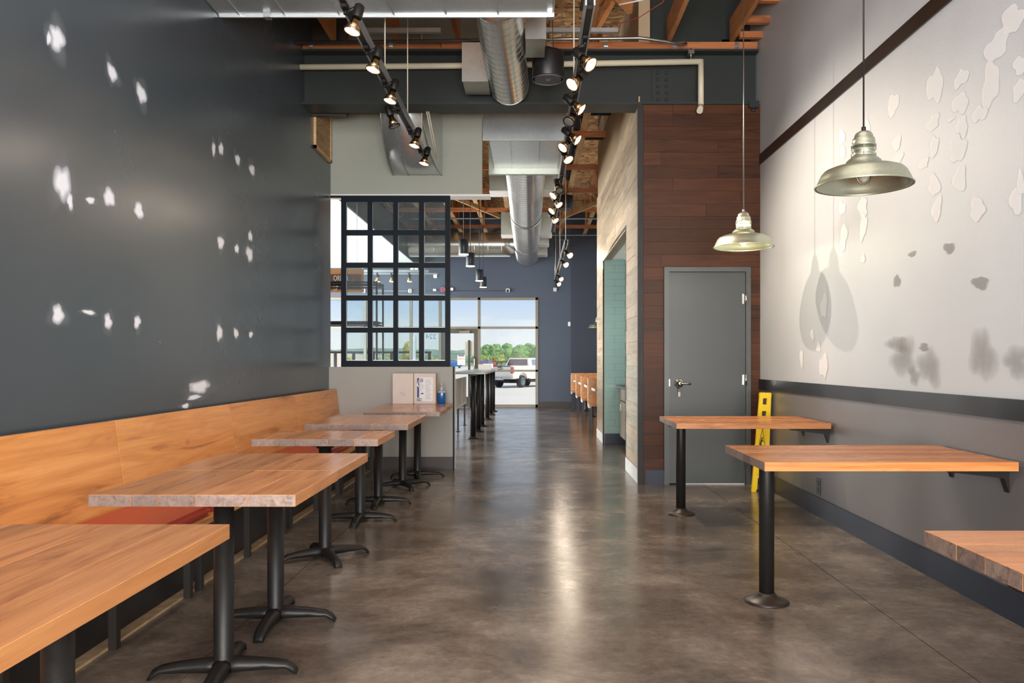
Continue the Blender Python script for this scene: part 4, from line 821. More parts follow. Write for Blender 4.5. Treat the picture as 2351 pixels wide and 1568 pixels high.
# black cylinder pendants
for i, (y, x) in enumerate(((12.2, -1.06), (13.7, -1.07), (16.2, -1.08), (17.6, -1.085))):
    t = thing('cylinder_pendant', '%s black cylinder pendant lamp from the near end over the high tables' % ORD[i], 'pendant lamp', (x, y, 2.9), 'black cylinder pendants')
    b = B(); b.lathe([(.008, .074), (.012, .077), (.235, .077), (.24, .074)], (x, y, 2.9), n=28); b.build('shade', 'pendant_black', t)
    b = B(); b.lathe([(0, .079), (.012, .079)], (x, y, 2.9), n=28); b.build('lit_rim', 'soft_glow', t)
    b = B(); b.cyl((x, y, 3.14), (x, y, 4.9), .006, 6); b.build('cord', 'pendant_black', t)
    lo = light('pendant_glow', 'SPOT', (0, 0, 0), 16, (1, .8, .58), spot_size=1.6, spot_blend=.6, shadow_soft_size=.05); lo.parent = t; lo.location = (0, 0, -.02)

# ------------------------------------------------------------------ gridded window on the divider
Xp = lambda px, Y: (px-VX)*Y/F_PX
Zp = lambda py, Y: H+(VY-py)*Y/F_PX
yg = YP+.05
t = thing('gridded_screen', 'black steel gridded window screen standing on the divider', 'window screen', (-1.5, yg, 1.165))
gx = [Xp(v, YP) for v in (783, 849, 908, 967.5, 1033)]; gz = [Zp(v, YP) for v in (448.5, 533.5, 608.5, 683.5, 757.5, 841)]
cx = [Xp(v, YP) for v in (795, 843, 855, 902, 914, 961, 974, 1021)]; cz = [Zp(v, YP) for v in (464, 527, 540, 602, 614.5, 677, 690, 751, 764, 827)]
zt, zb = Zp(449, YP), 1.165
P('stile', 'frame_blue', t, (Xp(783, YP), cx[0]-.004, YP, YP+.06, zb, zt)); P('stile', 'frame_blue', t, (cx[7]+.004, Xp(1033, YP), YP, YP+.06, zb, zt))
P('rail', 'frame_blue', t, (cx[0]-.004, cx[7]+.004, YP, YP+.06, cz[0]+.004, zt)); P('rail', 'frame_blue', t, (cx[0]-.004, cx[7]+.004, YP, YP+.06, zb, cz[9]-.004))
P('top_flange', 'frame_blue', t, (-XW+.01, Xp(783, YP), YP, YP+.05, zt-.02, zt)); 
for i in (1, 3, 5): P('muntin', 'frame_blue', t, (cx[i]+.003, cx[i+1]-.003, YP+.005, YP+.055, cz[9]-.004, cz[0]+.004))
for j in (1, 3, 5, 7):
    for i in (0, 2, 4, 6): P('muntin', 'frame_blue', t, (cx[i]-.004, cx[i+1]+.004, YP+.006, YP+.054, cz[j+1]+.003, cz[j]-.003))
for i in (0, 2, 4, 6):
    for j in (0, 2, 4, 6, 8):
        P('pane', 'hazy_pane', t, (cx[i]-.004, cx[i+1]+.004, YP+.03, YP+.034, cz[j+1]-.004, cz[j]+.004))
        b = B(); b.box(cx[i], cx[i+1], YP+.026, YP+.03, cz[j+1]-.004, cz[j+1]+.001); b.box(cx[i]-.004, cx[i]-.001, YP+.026, YP+.03, cz[j+1], cz[j]); b.box(cx[i+1]+.001, cx[i+1]+.004, YP+.026, YP+.03, cz[j+1], cz[j]); b.build('glazing_bead', 'aluminium', t)

# ------------------------------------------------------------------ bench along the left wall
kk = S('trim_kick', 'kick', (-XW, -1.86, .2, YP-.02, .0, .36)); P('bare_edge', 'tan_edge', kk, (-1.86, -1.80, .2, YP-.02, 0, .012))
mods = [.98, 2.54, 4.10, 5.66, 7.22, 8.76]
names = ['nearest the camera beside the corner table', 'behind the first free pedestal table', 'third from the camera behind the pushed tables', 'fourth from the camera, with a dark knot', 'last, ending at the divider']
for i, (a, c) in enumerate(zip(mods, mods[1:])):
    t = thing('wall_bench', 'orange wood wall bench section, ' + names[i], 'bench', (-1.9, (a+c)/2, 0), 'wall bench sections')
    g = .004
    b = B(); b.hexa([(-2.155, a+g, .40), (-2.13, a+g, .40), (-2.13, c-g, .40), (-2.155, c-g, .40), (-2.225, a+g, .915), (-2.20, a+g, .915), (-2.20, c-g, .915), (-2.225, c-g, .915)]); b.build('backrest', 'bench_wood', t)
    P('back_batten', 'kick', t, (-XW+.001, -2.226, a+.2, a+.25, .45, .9)); P('back_batten', 'kick', t, (-XW+.001, -2.226, c-.25, c-.2, .45, .9))
    P('seat_board', 'bench_wood', t, (-2.13, -1.66, a+g, c-g, .39, .425), bev=.003)
    b = B(); b.box(-2.12, -1.675, a+.02, c-.02, .425, .475, bev=.018); b.build('cushion', 'red', t)
    b = B(); b.box(-1.80, -1.765, a+.05, a+.085, 0, .39); b.build('leg', 'leg', t); b = B(); b.box(-1.80, -1.765, c-.085, c-.05, 0, .39); b.build('leg', 'leg', t); b = B(); b.box(-1.80, -1.765, (a+c)/2-.02, (a+c)/2+.015, 0, .39); b.build('leg', 'leg', t)
    P('seat_rail', 'leg', t, (-1.80, -1.765, a+.085, c-.085, .355, .389))

# ------------------------------------------------------------------ pedestal tables (left)
def plank_top(t, x0, x1, y0, y1, axis, n, mat, zt=.76, th=.042):
    """planks run along 'axis'"""
    lo, hi = (x0, x1) if axis == 1 else (y0, y1); c = [lo]
    ws_ = [random.uniform(.7, 1.35) for _ in range(n)]; s_ = sum(ws_); a = lo
    for k in range(n): a += ws_[k]/s_*(hi-lo); c.append(a)
    tp = B(); tp.box(x0+.01, x1-.01, y0+.01, y1-.01, zt-th+.004, zt-.004); top = tp.build('tabletop', mat, t)
    for a, c_ in zip(c, c[1:]):
        b = B()
        if axis == 1: b.box(a+.0003, c_-.0003, y0, y1, zt-th, zt, ends=(1, 1), bev=.0011)
        else: b.box(x0, x1, a+.0003, c_-.0003, zt-th, zt, ends=(0, 1), bev=.0011)
        b.build('plank', [mat, 'end_grain'], top)
def spider_base(t, cx_, cy, rot, span=.28, zt=.718, r=.038, mat='black'):
    b = B(); b.lathe([(.045, r*1.25), (.06, r*1.1), (.07, r), (zt-.012, r), (zt-.012, r)], (cx_, cy, 0), n=28); b.build('column', mat, t)
    for k in range(4):
        a = rot+k*PI/2; d = Vector((math.cos(a), math.sin(a), 0)); s_ = Vector((-d.y, d.x, 0))
        prof = [(0.0, .075, .025, .045), (.06, .072, .026, .034), (.16, .064, .028, .028), (.24, .052, .028, .026), (.27, .036, .008, .024), (.285, .012, .0, .020)]
        b = B(); rings = []
        for u, zt_, zb_, hw in prof:
            u = u*span/.285; c = Vector((cx_, cy, 0))+d*u
            rings.append([b.bm.verts.new(c+s_*hw+Vector((0, 0, zb_))), b.bm.verts.new(c-s_*hw+Vector((0, 0, zb_))), b.bm.verts.new(c-s_*hw*.9+Vector((0, 0, zt_*.8))), b.bm.verts.new(c-s_*hw*.4+Vector((0, 0, zt_))), b.bm.verts.new(c+s_*hw*.4+Vector((0, 0, zt_))), b.bm.verts.new(c+s_*hw*.9+Vector((0, 0, zt_*.8)))])
        for p, q in zip(rings, rings[1:]):
            for i in range(6): b._f([p[i], p[(i+1) % 6], q[(i+1) % 6], q[i]], True)
        b._f(rings[0][::-1]); b._f(rings[-1]); b.build('foot', mat, t)
    b = B(); b.lathe([(zt-.03, .05), (zt-.012, .06), (zt-.012, .11), (zt, .11)], (cx_, cy, 0), n=20); b.build('mounting_plate', mat, t)
tabs = [(-1.60, -.868, 1.03, 2.235, ((-1.19, 1.95, .3), (-1.19, 1.25, .5)), 'large orange wood table in the near left corner'),
        (-1.557, -.828, 2.725, 3.325, ((-1.20, 3.03, .12),), 'wooden pedestal table with end grain greyed as if by light, second from the camera on the left'),
        (-1.567, -.832, 3.335, 3.955, ((-1.205, 3.66, .05),), 'wooden pedestal table pushed against the back of the second one'),
        (-1.68, -.92, 4.66, 5.24, ((-1.285, 4.84, .55),), 'wooden pedestal table standing alone in the middle of the left row'),
        (-1.68, -.912, 5.75, 6.78, ((-1.31, 5.95, .02), (-1.31, 6.66, .05)), 'longer wooden pedestal table on two columns, second from the divider group'),
        (-1.55, -.845, 7.17, 7.79, ((-1.25, 7.56, .5),), 'wooden table just in front of the one touching the divider'),
        (-1.56, -.86, 7.83, 8.58, ((-1.20, 8.2, .2),), 'wooden table at the divider that carries the white boxes')]
for x0, x1, y0, y1, cols_, lab in tabs:
    t = thing('pedestal_table', lab, 'table', ((x0+x1)/2, (y0+y1)/2, 0), 'pedestal tables along the bench')
    plank_top(t, x0, x1, y0, y1, 1, 5 if x1-x0 > .6 else 4, 'table')
    for cx_, cy, rot in cols_: spider_base(t, cx_, cy, rot)
# wall-hung tables (right)
for x0, y0, y1, lab in ((1.09, 1.40, 2.15, 'wooden wall table cut by the lower right corner of the picture'), (1.085, 3.60, 4.33, 'wooden wall table on one round post, under the big unlit pendant'), (1.098, 5.85, 6.62, 'wooden wall table on one round post, nearest the grey door')):
    t = thing('wall_table', lab, 'table', (1.7, (y0+y1)/2, 0), 'wall mounted tables on the right')
    plank_top(t, x0, XW-.024, y0, y1, 0, 5, 'table_x')
    cy = (y0+y1)/2
    b = B(); b.lathe([(0, .038), (.70, .038), (.718, .038)], (1.205, cy, 0), n=32); b.build('post', 'black', t)
    b = B(); b.lathe([(0, .112), (.006, .112), (.014, .095), (.03, .055), (.045, .044), (.05, .04)], (1.205, cy, 0), n=40); b.build('floor_flange', 'dark_bronze', t)
    b = B(); b.lathe([(.705, .1), (.718, .1)], (1.205, cy, 0), n=24); b.build('mounting_plate', 'black', t)
    for yy in (y0+.1, y1-.14):
        b = B(); b.prism([(XW-.007, yy, .715), (XW-.30, yy, .715), (XW-.30, yy, .70), (XW-.03, yy, .67), (XW-.007, yy, .60)], (0, .04, 0)); b.build('bracket', 'black', t)

# outlet on wainscot
t = thing('wall_outlet', 'black power outlet low on the grey wainscot', 'outlet', (XW-.01, 6.15, .24))
P('cover_plate', 'gasket', t, (XW-.013, XW-.006, 6.11, 6.19, .17, .30)); P('socket', 'ink', t, (XW-.016, XW-.013, 6.13, 6.17, .19, .225)); P('socket', 'ink', t, (XW-.016, XW-.013, 6.13, 6.17, .245, .28))

# ------------------------------------------------------------------ wet floor sign
t = thing('wet_floor_sign', 'yellow folded wet floor sign leaning in the corner behind the right tables', 'floor sign', (2.2, 7.35, 0))
def leaf(y0, lean, th, bw, tw, xc, name, holes=True):
    """flat leaf with window cut-outs, in x/z, built from stacked slabs"""
    b = B(); Ht = .93
    def wd(z): return bw+(tw-bw)*z/Ht
    def cxz(z): return xc+lean*z
    def slab(z0, z1, a0, a1):
        P8 = []
        for z in (z0, z1):
            w_ = wd(z)/2; c = cxz(z)
            for (u, v) in ((a0, 0), (a1, 0), (a1, 1), (a0, 1)): P8.append((c+u*w_, y0+v*th-.08*z*0, z))
        b.hexa(P8)
    spans = [(0.0, .02), (.05, .22), (.24, .66), (.66, .70), (.74, .82), (.87, .93)]
    slab(0.0, .02, -1, -.45); slab(0, .02, .45, 1); slab(.02, .13, -1, -.35); slab(.02, .13, .35, 1)
    slab(.13, .71, -1, 1); slab(.71, .76, -1, -.42); slab(.71, .76, .3, 1); slab(.76, .82, -1, 1); slab(.82, .88, -1, -.4); slab(.82, .88, .3, 1); slab(.88, .93, -1, 1)
    return b.build(name, 'yellow', t)
leaf(7.30, .06, .022, .15, .105, 2.155, 'sign_leaf'); leaf(7.345, .06, .022, .15, .105, 2.165, 'sign_leaf')
b = B(); b.cyl((2.155+.0558-.05, 7.33, .905), (2.155+.0558+.055, 7.33, .905), .028, 14); b.build('hinge_barrel', 'yellow', t)
b = B(); b.box(2.12, 2.205, 7.292, 7.30, .16, .66, bev=.004); 
pl = b.build('raised_panel', 'yellow', t)
b = B(); T = [(2.125, .36), (2.205, .36), (2.178, .60)]
for i in range(3):
    p, q = T[i], T[(i+1) % 3]; b.bar((p[0], 7.290, p[1]), (q[0], 7.290, q[1]), .003, .006, up=(0, 1, 0))
b.build('triangle_mark', 'ink', pl)
b = B(); b.lathe([(0, .008), (.002, .008)], (2.174, 7.291, .505), (0, -1, 0), 12); b.bar((2.172, 7.29, .495), (2.158, 7.29, .45), .002, .014, up=(1, 0, 0)); b.bar((2.158, 7.29, .45), (2.185, 7.29, .415), .002, .009, up=(1, 0, 0)); b.bar((2.158, 7.29, .45), (2.150, 7.29, .40), .002, .009, up=(1, 0, 0)); b.bar((2.168, 7.29, .485), (2.188, 7.29, .475), .002, .007, up=(1, 0, 0)); b.build('slipping_figure', 'ink', pl)

# ------------------------------------------------------------------ boxes and spray bottle
t = thing('white_box', 'plain white carton on the divider table, with a smudge', 'box', (-1.42, 8.60, .76))
b = B(); b.box(-1.515, -1.29, 8.49, 8.57, .761, 1.095, bev=.004); b.build('carton', 'card', t); P('box_seam', 'kraft', t, (-1.29, -1.286, 8.495, 8.565, .765, 1.09))
b = B()
for k in range(26):
    a = random.gauss(-1.405, .018); z = random.gauss(.865, .012); b.box(a, a+random.uniform(.003, .01), 8.4885, 8.4896, z, z+.002)
b.build('smudge', 'grey_ink', t, kind='stuff')
t = thing('white_box', 'white carton with a printed blue and grey label beside the spray bottle', 'box', (-1.17, 8.60, .76))
b = B(); b.box(-1.282, -1.045, 8.49, 8.575, .761, 1.095, bev=.004); b.build('carton', 'card', t); P('box_side', 'kraft', t, (-1.045, -1.04, 8.50, 8.575, .763, 1.093))
lb = P('label_sheet', 'label', t, (-1.25, -1.075, 8.4885, 8.4902, .79, 1.05))
P('blue_bar', 'blue_ink', lb, (-1.247, -1.223, 8.4875, 8.4885, .83, 1.045)); 
b = B(); b.prism([(-1.249, 8.4868, .965), (-1.223, 8.4868, .94), (-1.237, 8.4868, .975), (-1.226, 8.4868, 1.03)], (0, .0007, 0)); b.build('swoosh_mark', 'white', lb)
b = B()
for k in range(3): b.box(-1.215, -1.215+random.uniform(.035, .05), 8.4875, 8.4885, 1.03-k*.014, 1.037-k*.014)
for k in range(3): b.box(-1.25, -1.25+random.uniform(.03, .06), 8.4875, 8.4885, .815-k*.011, .821-k*.011)
b.prism([(-1.212, 8.4875, .872), (-1.205, 8.4875, .878), (-1.185, 8.4875, .882), (-1.172, 8.4875, .874), (-1.185, 8.4875, .868)], (0, .001, 0))
b.build('print', 'ink', lb, kind='stuff')
b = B()
for k in range(14): b.box(-1.155, -1.155+random.uniform(.04, .07), 8.4875, 8.4885, .815+k*.016, .818+k*.016)
for k in range(7): b.box(-1.215, -1.215+random.uniform(.02, .05), 8.4875, 8.4885, .90+k*.015, .903+k*.015)
b.build('fine_print', 'grey_ink', lb, kind='stuff')
t = thing('spray_bottle', 'small spray bottle of blue liquid beside the printed carton', 'bottle', (-.985, 8.55, .76))
def oval(b, prof, cx_, cy, z0, ry=.55, n=24):
    rings = [[b.bm.verts.new((cx_+r*math.cos(2*PI*i/n), cy+r*ry*math.sin(2*PI*i/n), z0+z)) for i in range(n)] for z, r in prof]
    for p, q in zip(rings, rings[1:]):
        for i in range(n): b._f([p[i], p[(i+1) % n], q[(i+1) % n], q[i]], True)
    b._f(rings[0][::-1]); b._f(rings[-1])
b = B(); oval(b, [(0, .038), (.004, .044), (.118, .046), (.122, .045)], -.985, 8.53, .761); b.build('blue_liquid', 'blue_liquid', t)
b = B(); oval(b, [(.122, .046), (.132, .042), (.14, .028), (.145, .019)], -.985, 8.53, .761); b.build('shoulder', 'clear_plastic', t)
b = B(); b.lathe([(.145, .02), (.16, .02), (.165, .016), (.195, .015), (.198, .008)], (-.985, 8.53, .761), n=18); b.build('pump_collar', 'nozzle', t)
b = B(); b.lathe([(.19, .016), (.23, .014), (.232, .008)], (-.985, 8.53, .761), n=18); b.build('clear_cap', 'clear_plastic', t)

# ------------------------------------------------------------------ far room furniture
for i, (y0, y1, posts) in enumerate(((11.75, 14.9, (12.3, 13.5, 14.6)), (16.0, 19.2, (16.3, 17.7, 18.9)))):
    t = thing('high_table', 'long grey topped high table on round posts, %s' % ('nearer one behind the divider' if i == 0 else 'farther one near the glass door'), 'table', (-.95, (y0+y1)/2, 0), 'high communal tables')
    b = B(); b.box(-1.2, -.70, y0, y1, 1.03, 1.065, bev=.003); b.build('tabletop', 'grey_top', t)
    b = B(); b.box(-.70, -.692, y0, y1, 1.03, 1.064); b.build('edge_band', 'white_panel', t)
    b = B(); b.box(-.96, -.88, y0+.1, y1-.1, 1.0, 1.03); b.build('under_rail', 'black', t)
    for y in posts:
        b = B(); b.lathe([(0, .045), (1.0, .045)], (-.92, y, 0), n=20); b.build('post', 'black', t)
        b = B(); b.lathe([(0, .112), (.008, .112), (.03, .055), (.045, .047)], (-.92, y, 0), n=24); b.build('floor_flange', 'black', t)
t = thing('high_bench', 'high bench with white back panels on black legs behind the divider', 'bench', (-1.4, 13.9, 0))
for a, c in ((11.2, 12.1), (12.12, 13.04), (13.06, 14.0), (14.02, 15.0)): P('back_panel', 'white_panel', t, (-1.28, -1.25, a, c, .45, .93))
P('seat_rail', 'white', t, (-1.285, -1.245, 11.2, 15.0, .42, .45)); P('seat', 'black', t, (-1.7, -1.29, 11.2, 15.0, .62, .66))
for y in (11.3, 12.1, 13.5, 14.85):
    for x in (-1.27, -1.66):
        b = B(); b.box(x-.015, x+.015, y-.015, y+.015, .01, .62 if x < -1.5 else .42); b.box(x-.035, x+.035, y-.035, y+.035, 0, .01); b.build('leg', 'leg', t)
for i, (y, x) in enumerate(((14.4, -.86), (18.0, -1.0))):
    t = thing('tabletop_card', 'white folded card on the %s high table' % ('nearer' if i == 0 else 'farther'), 'card', (x, y, 1.065), 'cards on the high tables')
    b = B(); b.hexa([(x-.12, y, 1.066), (x+.12, y, 1.066), (x+.12, y+.08, 1.066), (x-.12, y+.08, 1.066), (x-.12, y+.035, 1.17), (x+.12, y+.035, 1.17), (x+.12, y+.045, 1.17), (x-.12, y+.045, 1.17)]); b.build('card_sheet', 'paper', t)
# booth benches and tables on the right
for i, y in enumerate((12.9, 14.3, 16.25, 18.1, 20.3)):
    if i == 0: continue
    t = thing('booth_bench', '%s wooden booth bench from the near end on the right' % ORD[i-1], 'bench', (1.6, y, 0), 'booth benches on the right of the far room')
    P('backrest', 'bench_wood', t, (1.05, 2.2, y-.03, y, .42, .915)); P('lit_edge_strip', 'aluminium', t, (1.043, 1.05, y-.03, y, .40, .915))  # bright strip stands in for the lit edge of the backrest
    P('seat', 'bench_wood', t, (1.05, 2.2, y-.45, y-.031, .42, .455))
    P('seat_frame', 'white', t, (1.045, 1.06, y-.45, y-.031, .385, .419), label='pale seat edge')
    for yy in (y-.42, y-.06):
        for x in (1.08, 2.15): P('leg', 'leg', t, (x-.015, x+.015, yy-.015, yy+.015, 0, .385 if x < 1.5 else .42))
for i, (a, c) in enumerate(((13.02, 13.72), (14.85, 15.6), (16.75, 17.5), (18.75, 19.5))):
    t = thing('booth_table', '%s wooden booth table from the near end on the right' % ORD[i], 'table', (1.6, (a+c)/2, 0), 'booth tables on the right of the far room')
    P('tabletop', 'table_x', t, (1.08, 2.25, a, c, .72, .76)); P('edge_band', 'white', t, (1.07, 1.079, a, c, .72, .76), label='pale end edge')
    b = B(); b.lathe([(0, .1), (.01, .1), (.03, .045), (.05, .038), (.72, .038)], (1.35, (a+c)/2, 0), n=20); b.build('post', 'leg', t)
# alcove counter
t = thing('alcove_counter', 'dark topped counter with taupe cabinet doors inside the tiled alcove', 'counter', (1.7, 10.6, 0))
P('worktop', 'kick', t, (1.26, 2.28, 9.0, 11.535, .84, .875)); P('cabinet_body', 'cabinet', t, (1.34, 2.28, 9.05, 11.535, .1, .839)); P('toe_kick', 'black', t, (1.42, 2.28, 9.05, 11.535, 0, .1))
for a in (9.07, 9.69, 10.31, 10.93):
    dd = P('cabinet_door', 'cabinet_side', t, (1.322, 1.34, a, a+.59, .12, .64)); P('drawer', 'cabinet_side', t, (1.322, 1.34, a, a+.59, .66, .82)); P('handle', 'chrome', dd, (1.31, 1.322, a+.5, a+.51, .5, .6))
t = thing('recessed_light', 'small round recessed light in the alcove ceiling', 'ceiling light', (1.75, 10.2, 2.72))
b = B(); b.lathe([(0, .075), (.019, .085)], (1.75, 10.2, 2.72), n=24); b.build('diffuser', 'soft_glow', t)
lo = light('recessed_glow', 'SPOT', (0, 0, -.01), 45, (1, .95, .86), spot_size=2.6, spot_blend=.5, shadow_soft_size=.07); lo.parent = t
# wire shelf rack
t = thing('wire_shelf_rack', 'black wire shelving rack seen through the gridded screen', 'shelving', (-2.7, 10.7, 0))
for x in (-2.10, -3.3):
    for y in (10.55, 11.0): b = B(); b.cyl((x, y, 0), (x, y, 2.32), .014, 8); b.build('post', 'spoke', t)
for z in (.25, 1.0, 1.73, 2.27):
    sh = B()
    for zz in (z, z+.035):
        for (p, q) in (((-3.3, 10.55), (-2.1, 10.55)), ((-3.3, 11.0), (-2.1, 11.0)), ((-3.3, 10.55), (-3.3, 11.0)), ((-2.1, 10.55), (-2.1, 11.0))): sh.cyl((p[0], p[1], zz), (q[0], q[1], zz), .009, 6)
    for k in range(24):
        x = -3.3+k*.05; sh.cyl((x, 10.55, z+.035), (x, 11.0, z+.035), .004, 4); sh.bar((x, 10.55, z), (x+.025, 10.55, z+.035), .008, .008, up=(0, 1, 0)); sh.bar((x+.025, 10.55, z+.035), (x+.05, 10.55, z), .008, .008, up=(0, 1, 0))
    sh.build('wire_shelf', 'spoke', t)
# order sign
ys_ = 12.0; sx0 = -3.30; sx1 = Xp(834, ys_); sz0 = Zp(671, ys_); sz1 = Zp(618, ys_)
t = thing('order_sign', 'orange framed brown sign hanging over the counter behind the screen', 'sign', ((sx0+sx1)/2, ys_, sz0))
P('frame', 'sign_wood', t, (sx0, sx1, ys_, ys_+.04, sz0, sz1)); bd = P('board', 'sign_brown', t, (sx0+.06, sx1-.035, ys_-.012, ys_, sz0+.04, sz1-.08))
tx = Xp(766, ys_)
for txt, py, s_, nm in (('ORDER', 639.5, .115, 'lettering'), ('PICK', 655, .05, 'lettering'), ('UP', 662.5, .10, 'lettering')):
    zc = Zp(py, ys_); text_mesh(txt, s_, .006, lambda u, v, w_, zc=zc: (tx+u, ys_-.015-w_, zc+v), 'sign_white', nm, bd, align='LEFT', sx=.62)
b = B(); b.lathe([(0, .012), (.004, .012)], (Xp(812, ys_), ys_-.012, Zp(641, ys_)), (0, -1, 0), 12); b.lathe([(0, .014), (.004, .014)], (Xp(812, ys_), ys_-.012, Zp(644.5, ys_)), (0, -1, 0), 12); b.build('red_mark', 'sign_red', bd)
for x in (sx0+.1, sx1-.1): b = B(); b.cyl((x, ys_+.02, sz1), (x, ys_+.02, 3.71), .004, 6); b.build('hanger_rod', 'pvc', t)
# back wall fixtures
def wallbox(px, py, wpx, hpx, mat, label, name='wall_fixture', cat='fixture', d=.06):
    x = Xp(px, YB); z = Zp(py, YB); w_ = wpx*YB/F_PX/2; h_ = hpx*YB/F_PX/2
    t = thing(name, label, cat, (x, YB-d, z-h_)); b = B(); b.box(x-w_, x+w_, YB-d, YB, z-h_, z+h_, bev=min(w_, h_)*.25); b.build('housing', mat, t)
    return t, x, z, w_, h_
for px, lb in ((836, 'white two hole wall plate left of the window grid view'), (942, 'white two hole wall plate right of the first, above the windows')):
    t, x, z, w_, h_ = wallbox(px, 668, 8, 9, 'white', lb, 'conduit_box', 'wall box')
    for dz in (-.025, .025): b = B(); b.lathe([(0, .016), (.004, .016)], (x, YB-.06, z+dz), (0, -1, 0), 10); b.build('hole', 'ink', t)
t, x, z, w_, h_ = wallbox(1166, 667, 9, 9, 'aluminium', 'grey camera box at the end of the thin conduit', 'security_camera', 'camera'); b = B(); b.cyl((x, YB-.06, z), (x, YB-.12, z-.03), .028, 12); b.build('lens', 'ink', t)
wallbox(998.5, 666, 8, 5, 'white', 'white emergency light bar beside the exit sign', 'emergency_light'); wallbox(1037, 664, 9, 6, 'white', 'white emergency light bar just right of the screen', 'emergency_light')
wallbox(1000, 634, 9, 9, 'far_white', 'white square plate high on the back wall', 'wall_plate')
wallbox(1274, 665, 8, 9, 'aluminium', 'grey junction box at the foot of the vertical conduits', 'junction_box')
wallbox(1307, 744, 6, 10, 'white', 'small white sensor on the corner of the back wall', 'wall_sensor')
t = thing('exit_sign', 'small red EXIT sign seen through the lower right pane', 'sign', (Xp(1017, YB), YB-.05, Zp(672, YB)))
P('housing', 'far_wall', t, (Xp(1011, YB), Xp(1031, YB), YB-.05, YB, Zp(673, YB), Zp(658, YB)))
text_mesh('EXIT', .15, .006, lambda u, v, w_: (Xp(1012, YB)+u, YB-.055-w_, Zp(665.5, YB)+v), 'exit_red', 'lettering', t, align='LEFT', sx=.8)
t = thing('emergency_light', 'twin headed emergency light high on the back wall', 'fixture', (Xp(952, YB), YB-.1, Zp(617, YB)))
for px in (947, 957): b = B(); b.lathe([(0, .03), (.03, .05), (.04, .045)], (Xp(px, YB), YB-.06, Zp(618, YB)), (0, -1, 0), 14); b.build('lamp_head', 'white', t)
P('housing', 'white', t, (Xp(950, YB), Xp(961, YB), YB-.06, YB, Zp(618, YB), Zp(612, YB)))
b = B(); b.cyl((Xp(766, YB), YB-.02, Zp(668, YB)), (Xp(1160, YB), YB-.02, Zp(668, YB)), .008, 6); b.build('thin_conduit', 'conduit', cat='conduit', label='thin horizontal conduit across the back wall above the windows')
b = B(); b.cyl((Xp(1190, YB), YB-.02, Zp(551, YB)), (XW, YB-.02, Zp(551, YB)), .012, 6); b.build('high_conduit', 'conduit', cat='conduit', label='thin horizontal conduit high on the back wall')
b = B(); b.cyl((Xp(1274, YB), YB-.02, Zp(660, YB)), (Xp(1274, YB), YB-.02, Zp(551, YB)), .01, 6); b.build('drop_conduit', 'conduit', cat='conduit', label='thin vertical conduit dropping to the grey junction box')
# writing on the glass
text_mesh('224', .19, .003, lambda u, v, w_: (Xp(989, YB)+u, YB+.028-w_, Zp(773, YB)+v), 'teal_letter', 'house_number', dr, mirror=True, sx=1.0)
t = thing('closed_notice', 'white notice reading closed in red on the glass door', 'notice', (Xp(1059, YB), YB+.02, Zp(838, YB)))
sh = P('sheet', 'paper', t, (Xp(1050, YB), Xp(1068, YB), YB+.018, YB+.021, Zp(838, YB), Zp(815, YB)))
P('red_stripe', 'sign_brown', sh, (Xp(1052, YB), Xp(1066, YB), YB+.016, YB+.018, Zp(818, YB), Zp(815.6, YB)))
text_mesh('CLOSED', .06, .002, lambda u, v, w_: (Xp(1059, YB)+u, YB+.0165-w_, Zp(824, YB)+v), 'red_letter', 'lettering', sh, mirror=True, sx=.85)
b = B()
for k in range(4): b.box(Xp(1053, YB), Xp(1065, YB), YB+.017, YB+.018, Zp(829+k*2, YB)-.004, Zp(829+k*2, YB)+.001)
b.build('print', 'grey_ink', sh, kind='stuff')

# ================================================================== outdoors
gy = [20.75, 30, 51, 100, 150, 200]; gz_ = [-.02, -.28, -.507, -.3, 0, .2]
def gz_at(y):
    for (a, b_), (c, d_) in zip(zip(gy, gy[1:]), zip(gz_, gz_[1:])):
        if a <= y <= b_: return c+(d_-c)*(y-a)/(b_-a)
    return .2
b = B(); rows = [[b.bm.verts.new((x, y, z)) for x in (-160, -40, 40, 160)] for y, z in zip(gy, gz_)]
for p, q in zip(rows, rows[1:]):
    for i in range(3): b._f([p[i], p[i+1], q[i+1], q[i]])
b.build('ground_parking', 'ground', kind='structure')
b = B(); rows = [[b.bm.verts.new((x, y, z)) for x in (-900, 900)] for y, z in ((200, .15), (700, -2))]
b._f([rows[0][0], rows[0][1], rows[1][1], rows[1][0]]); b.build('ground_field', 'grass', kind='structure')
b = B(); b.box(-160, 160, -60, -3.1, -.2, -.02); b.build('ground_street', 'ground', kind='structure')
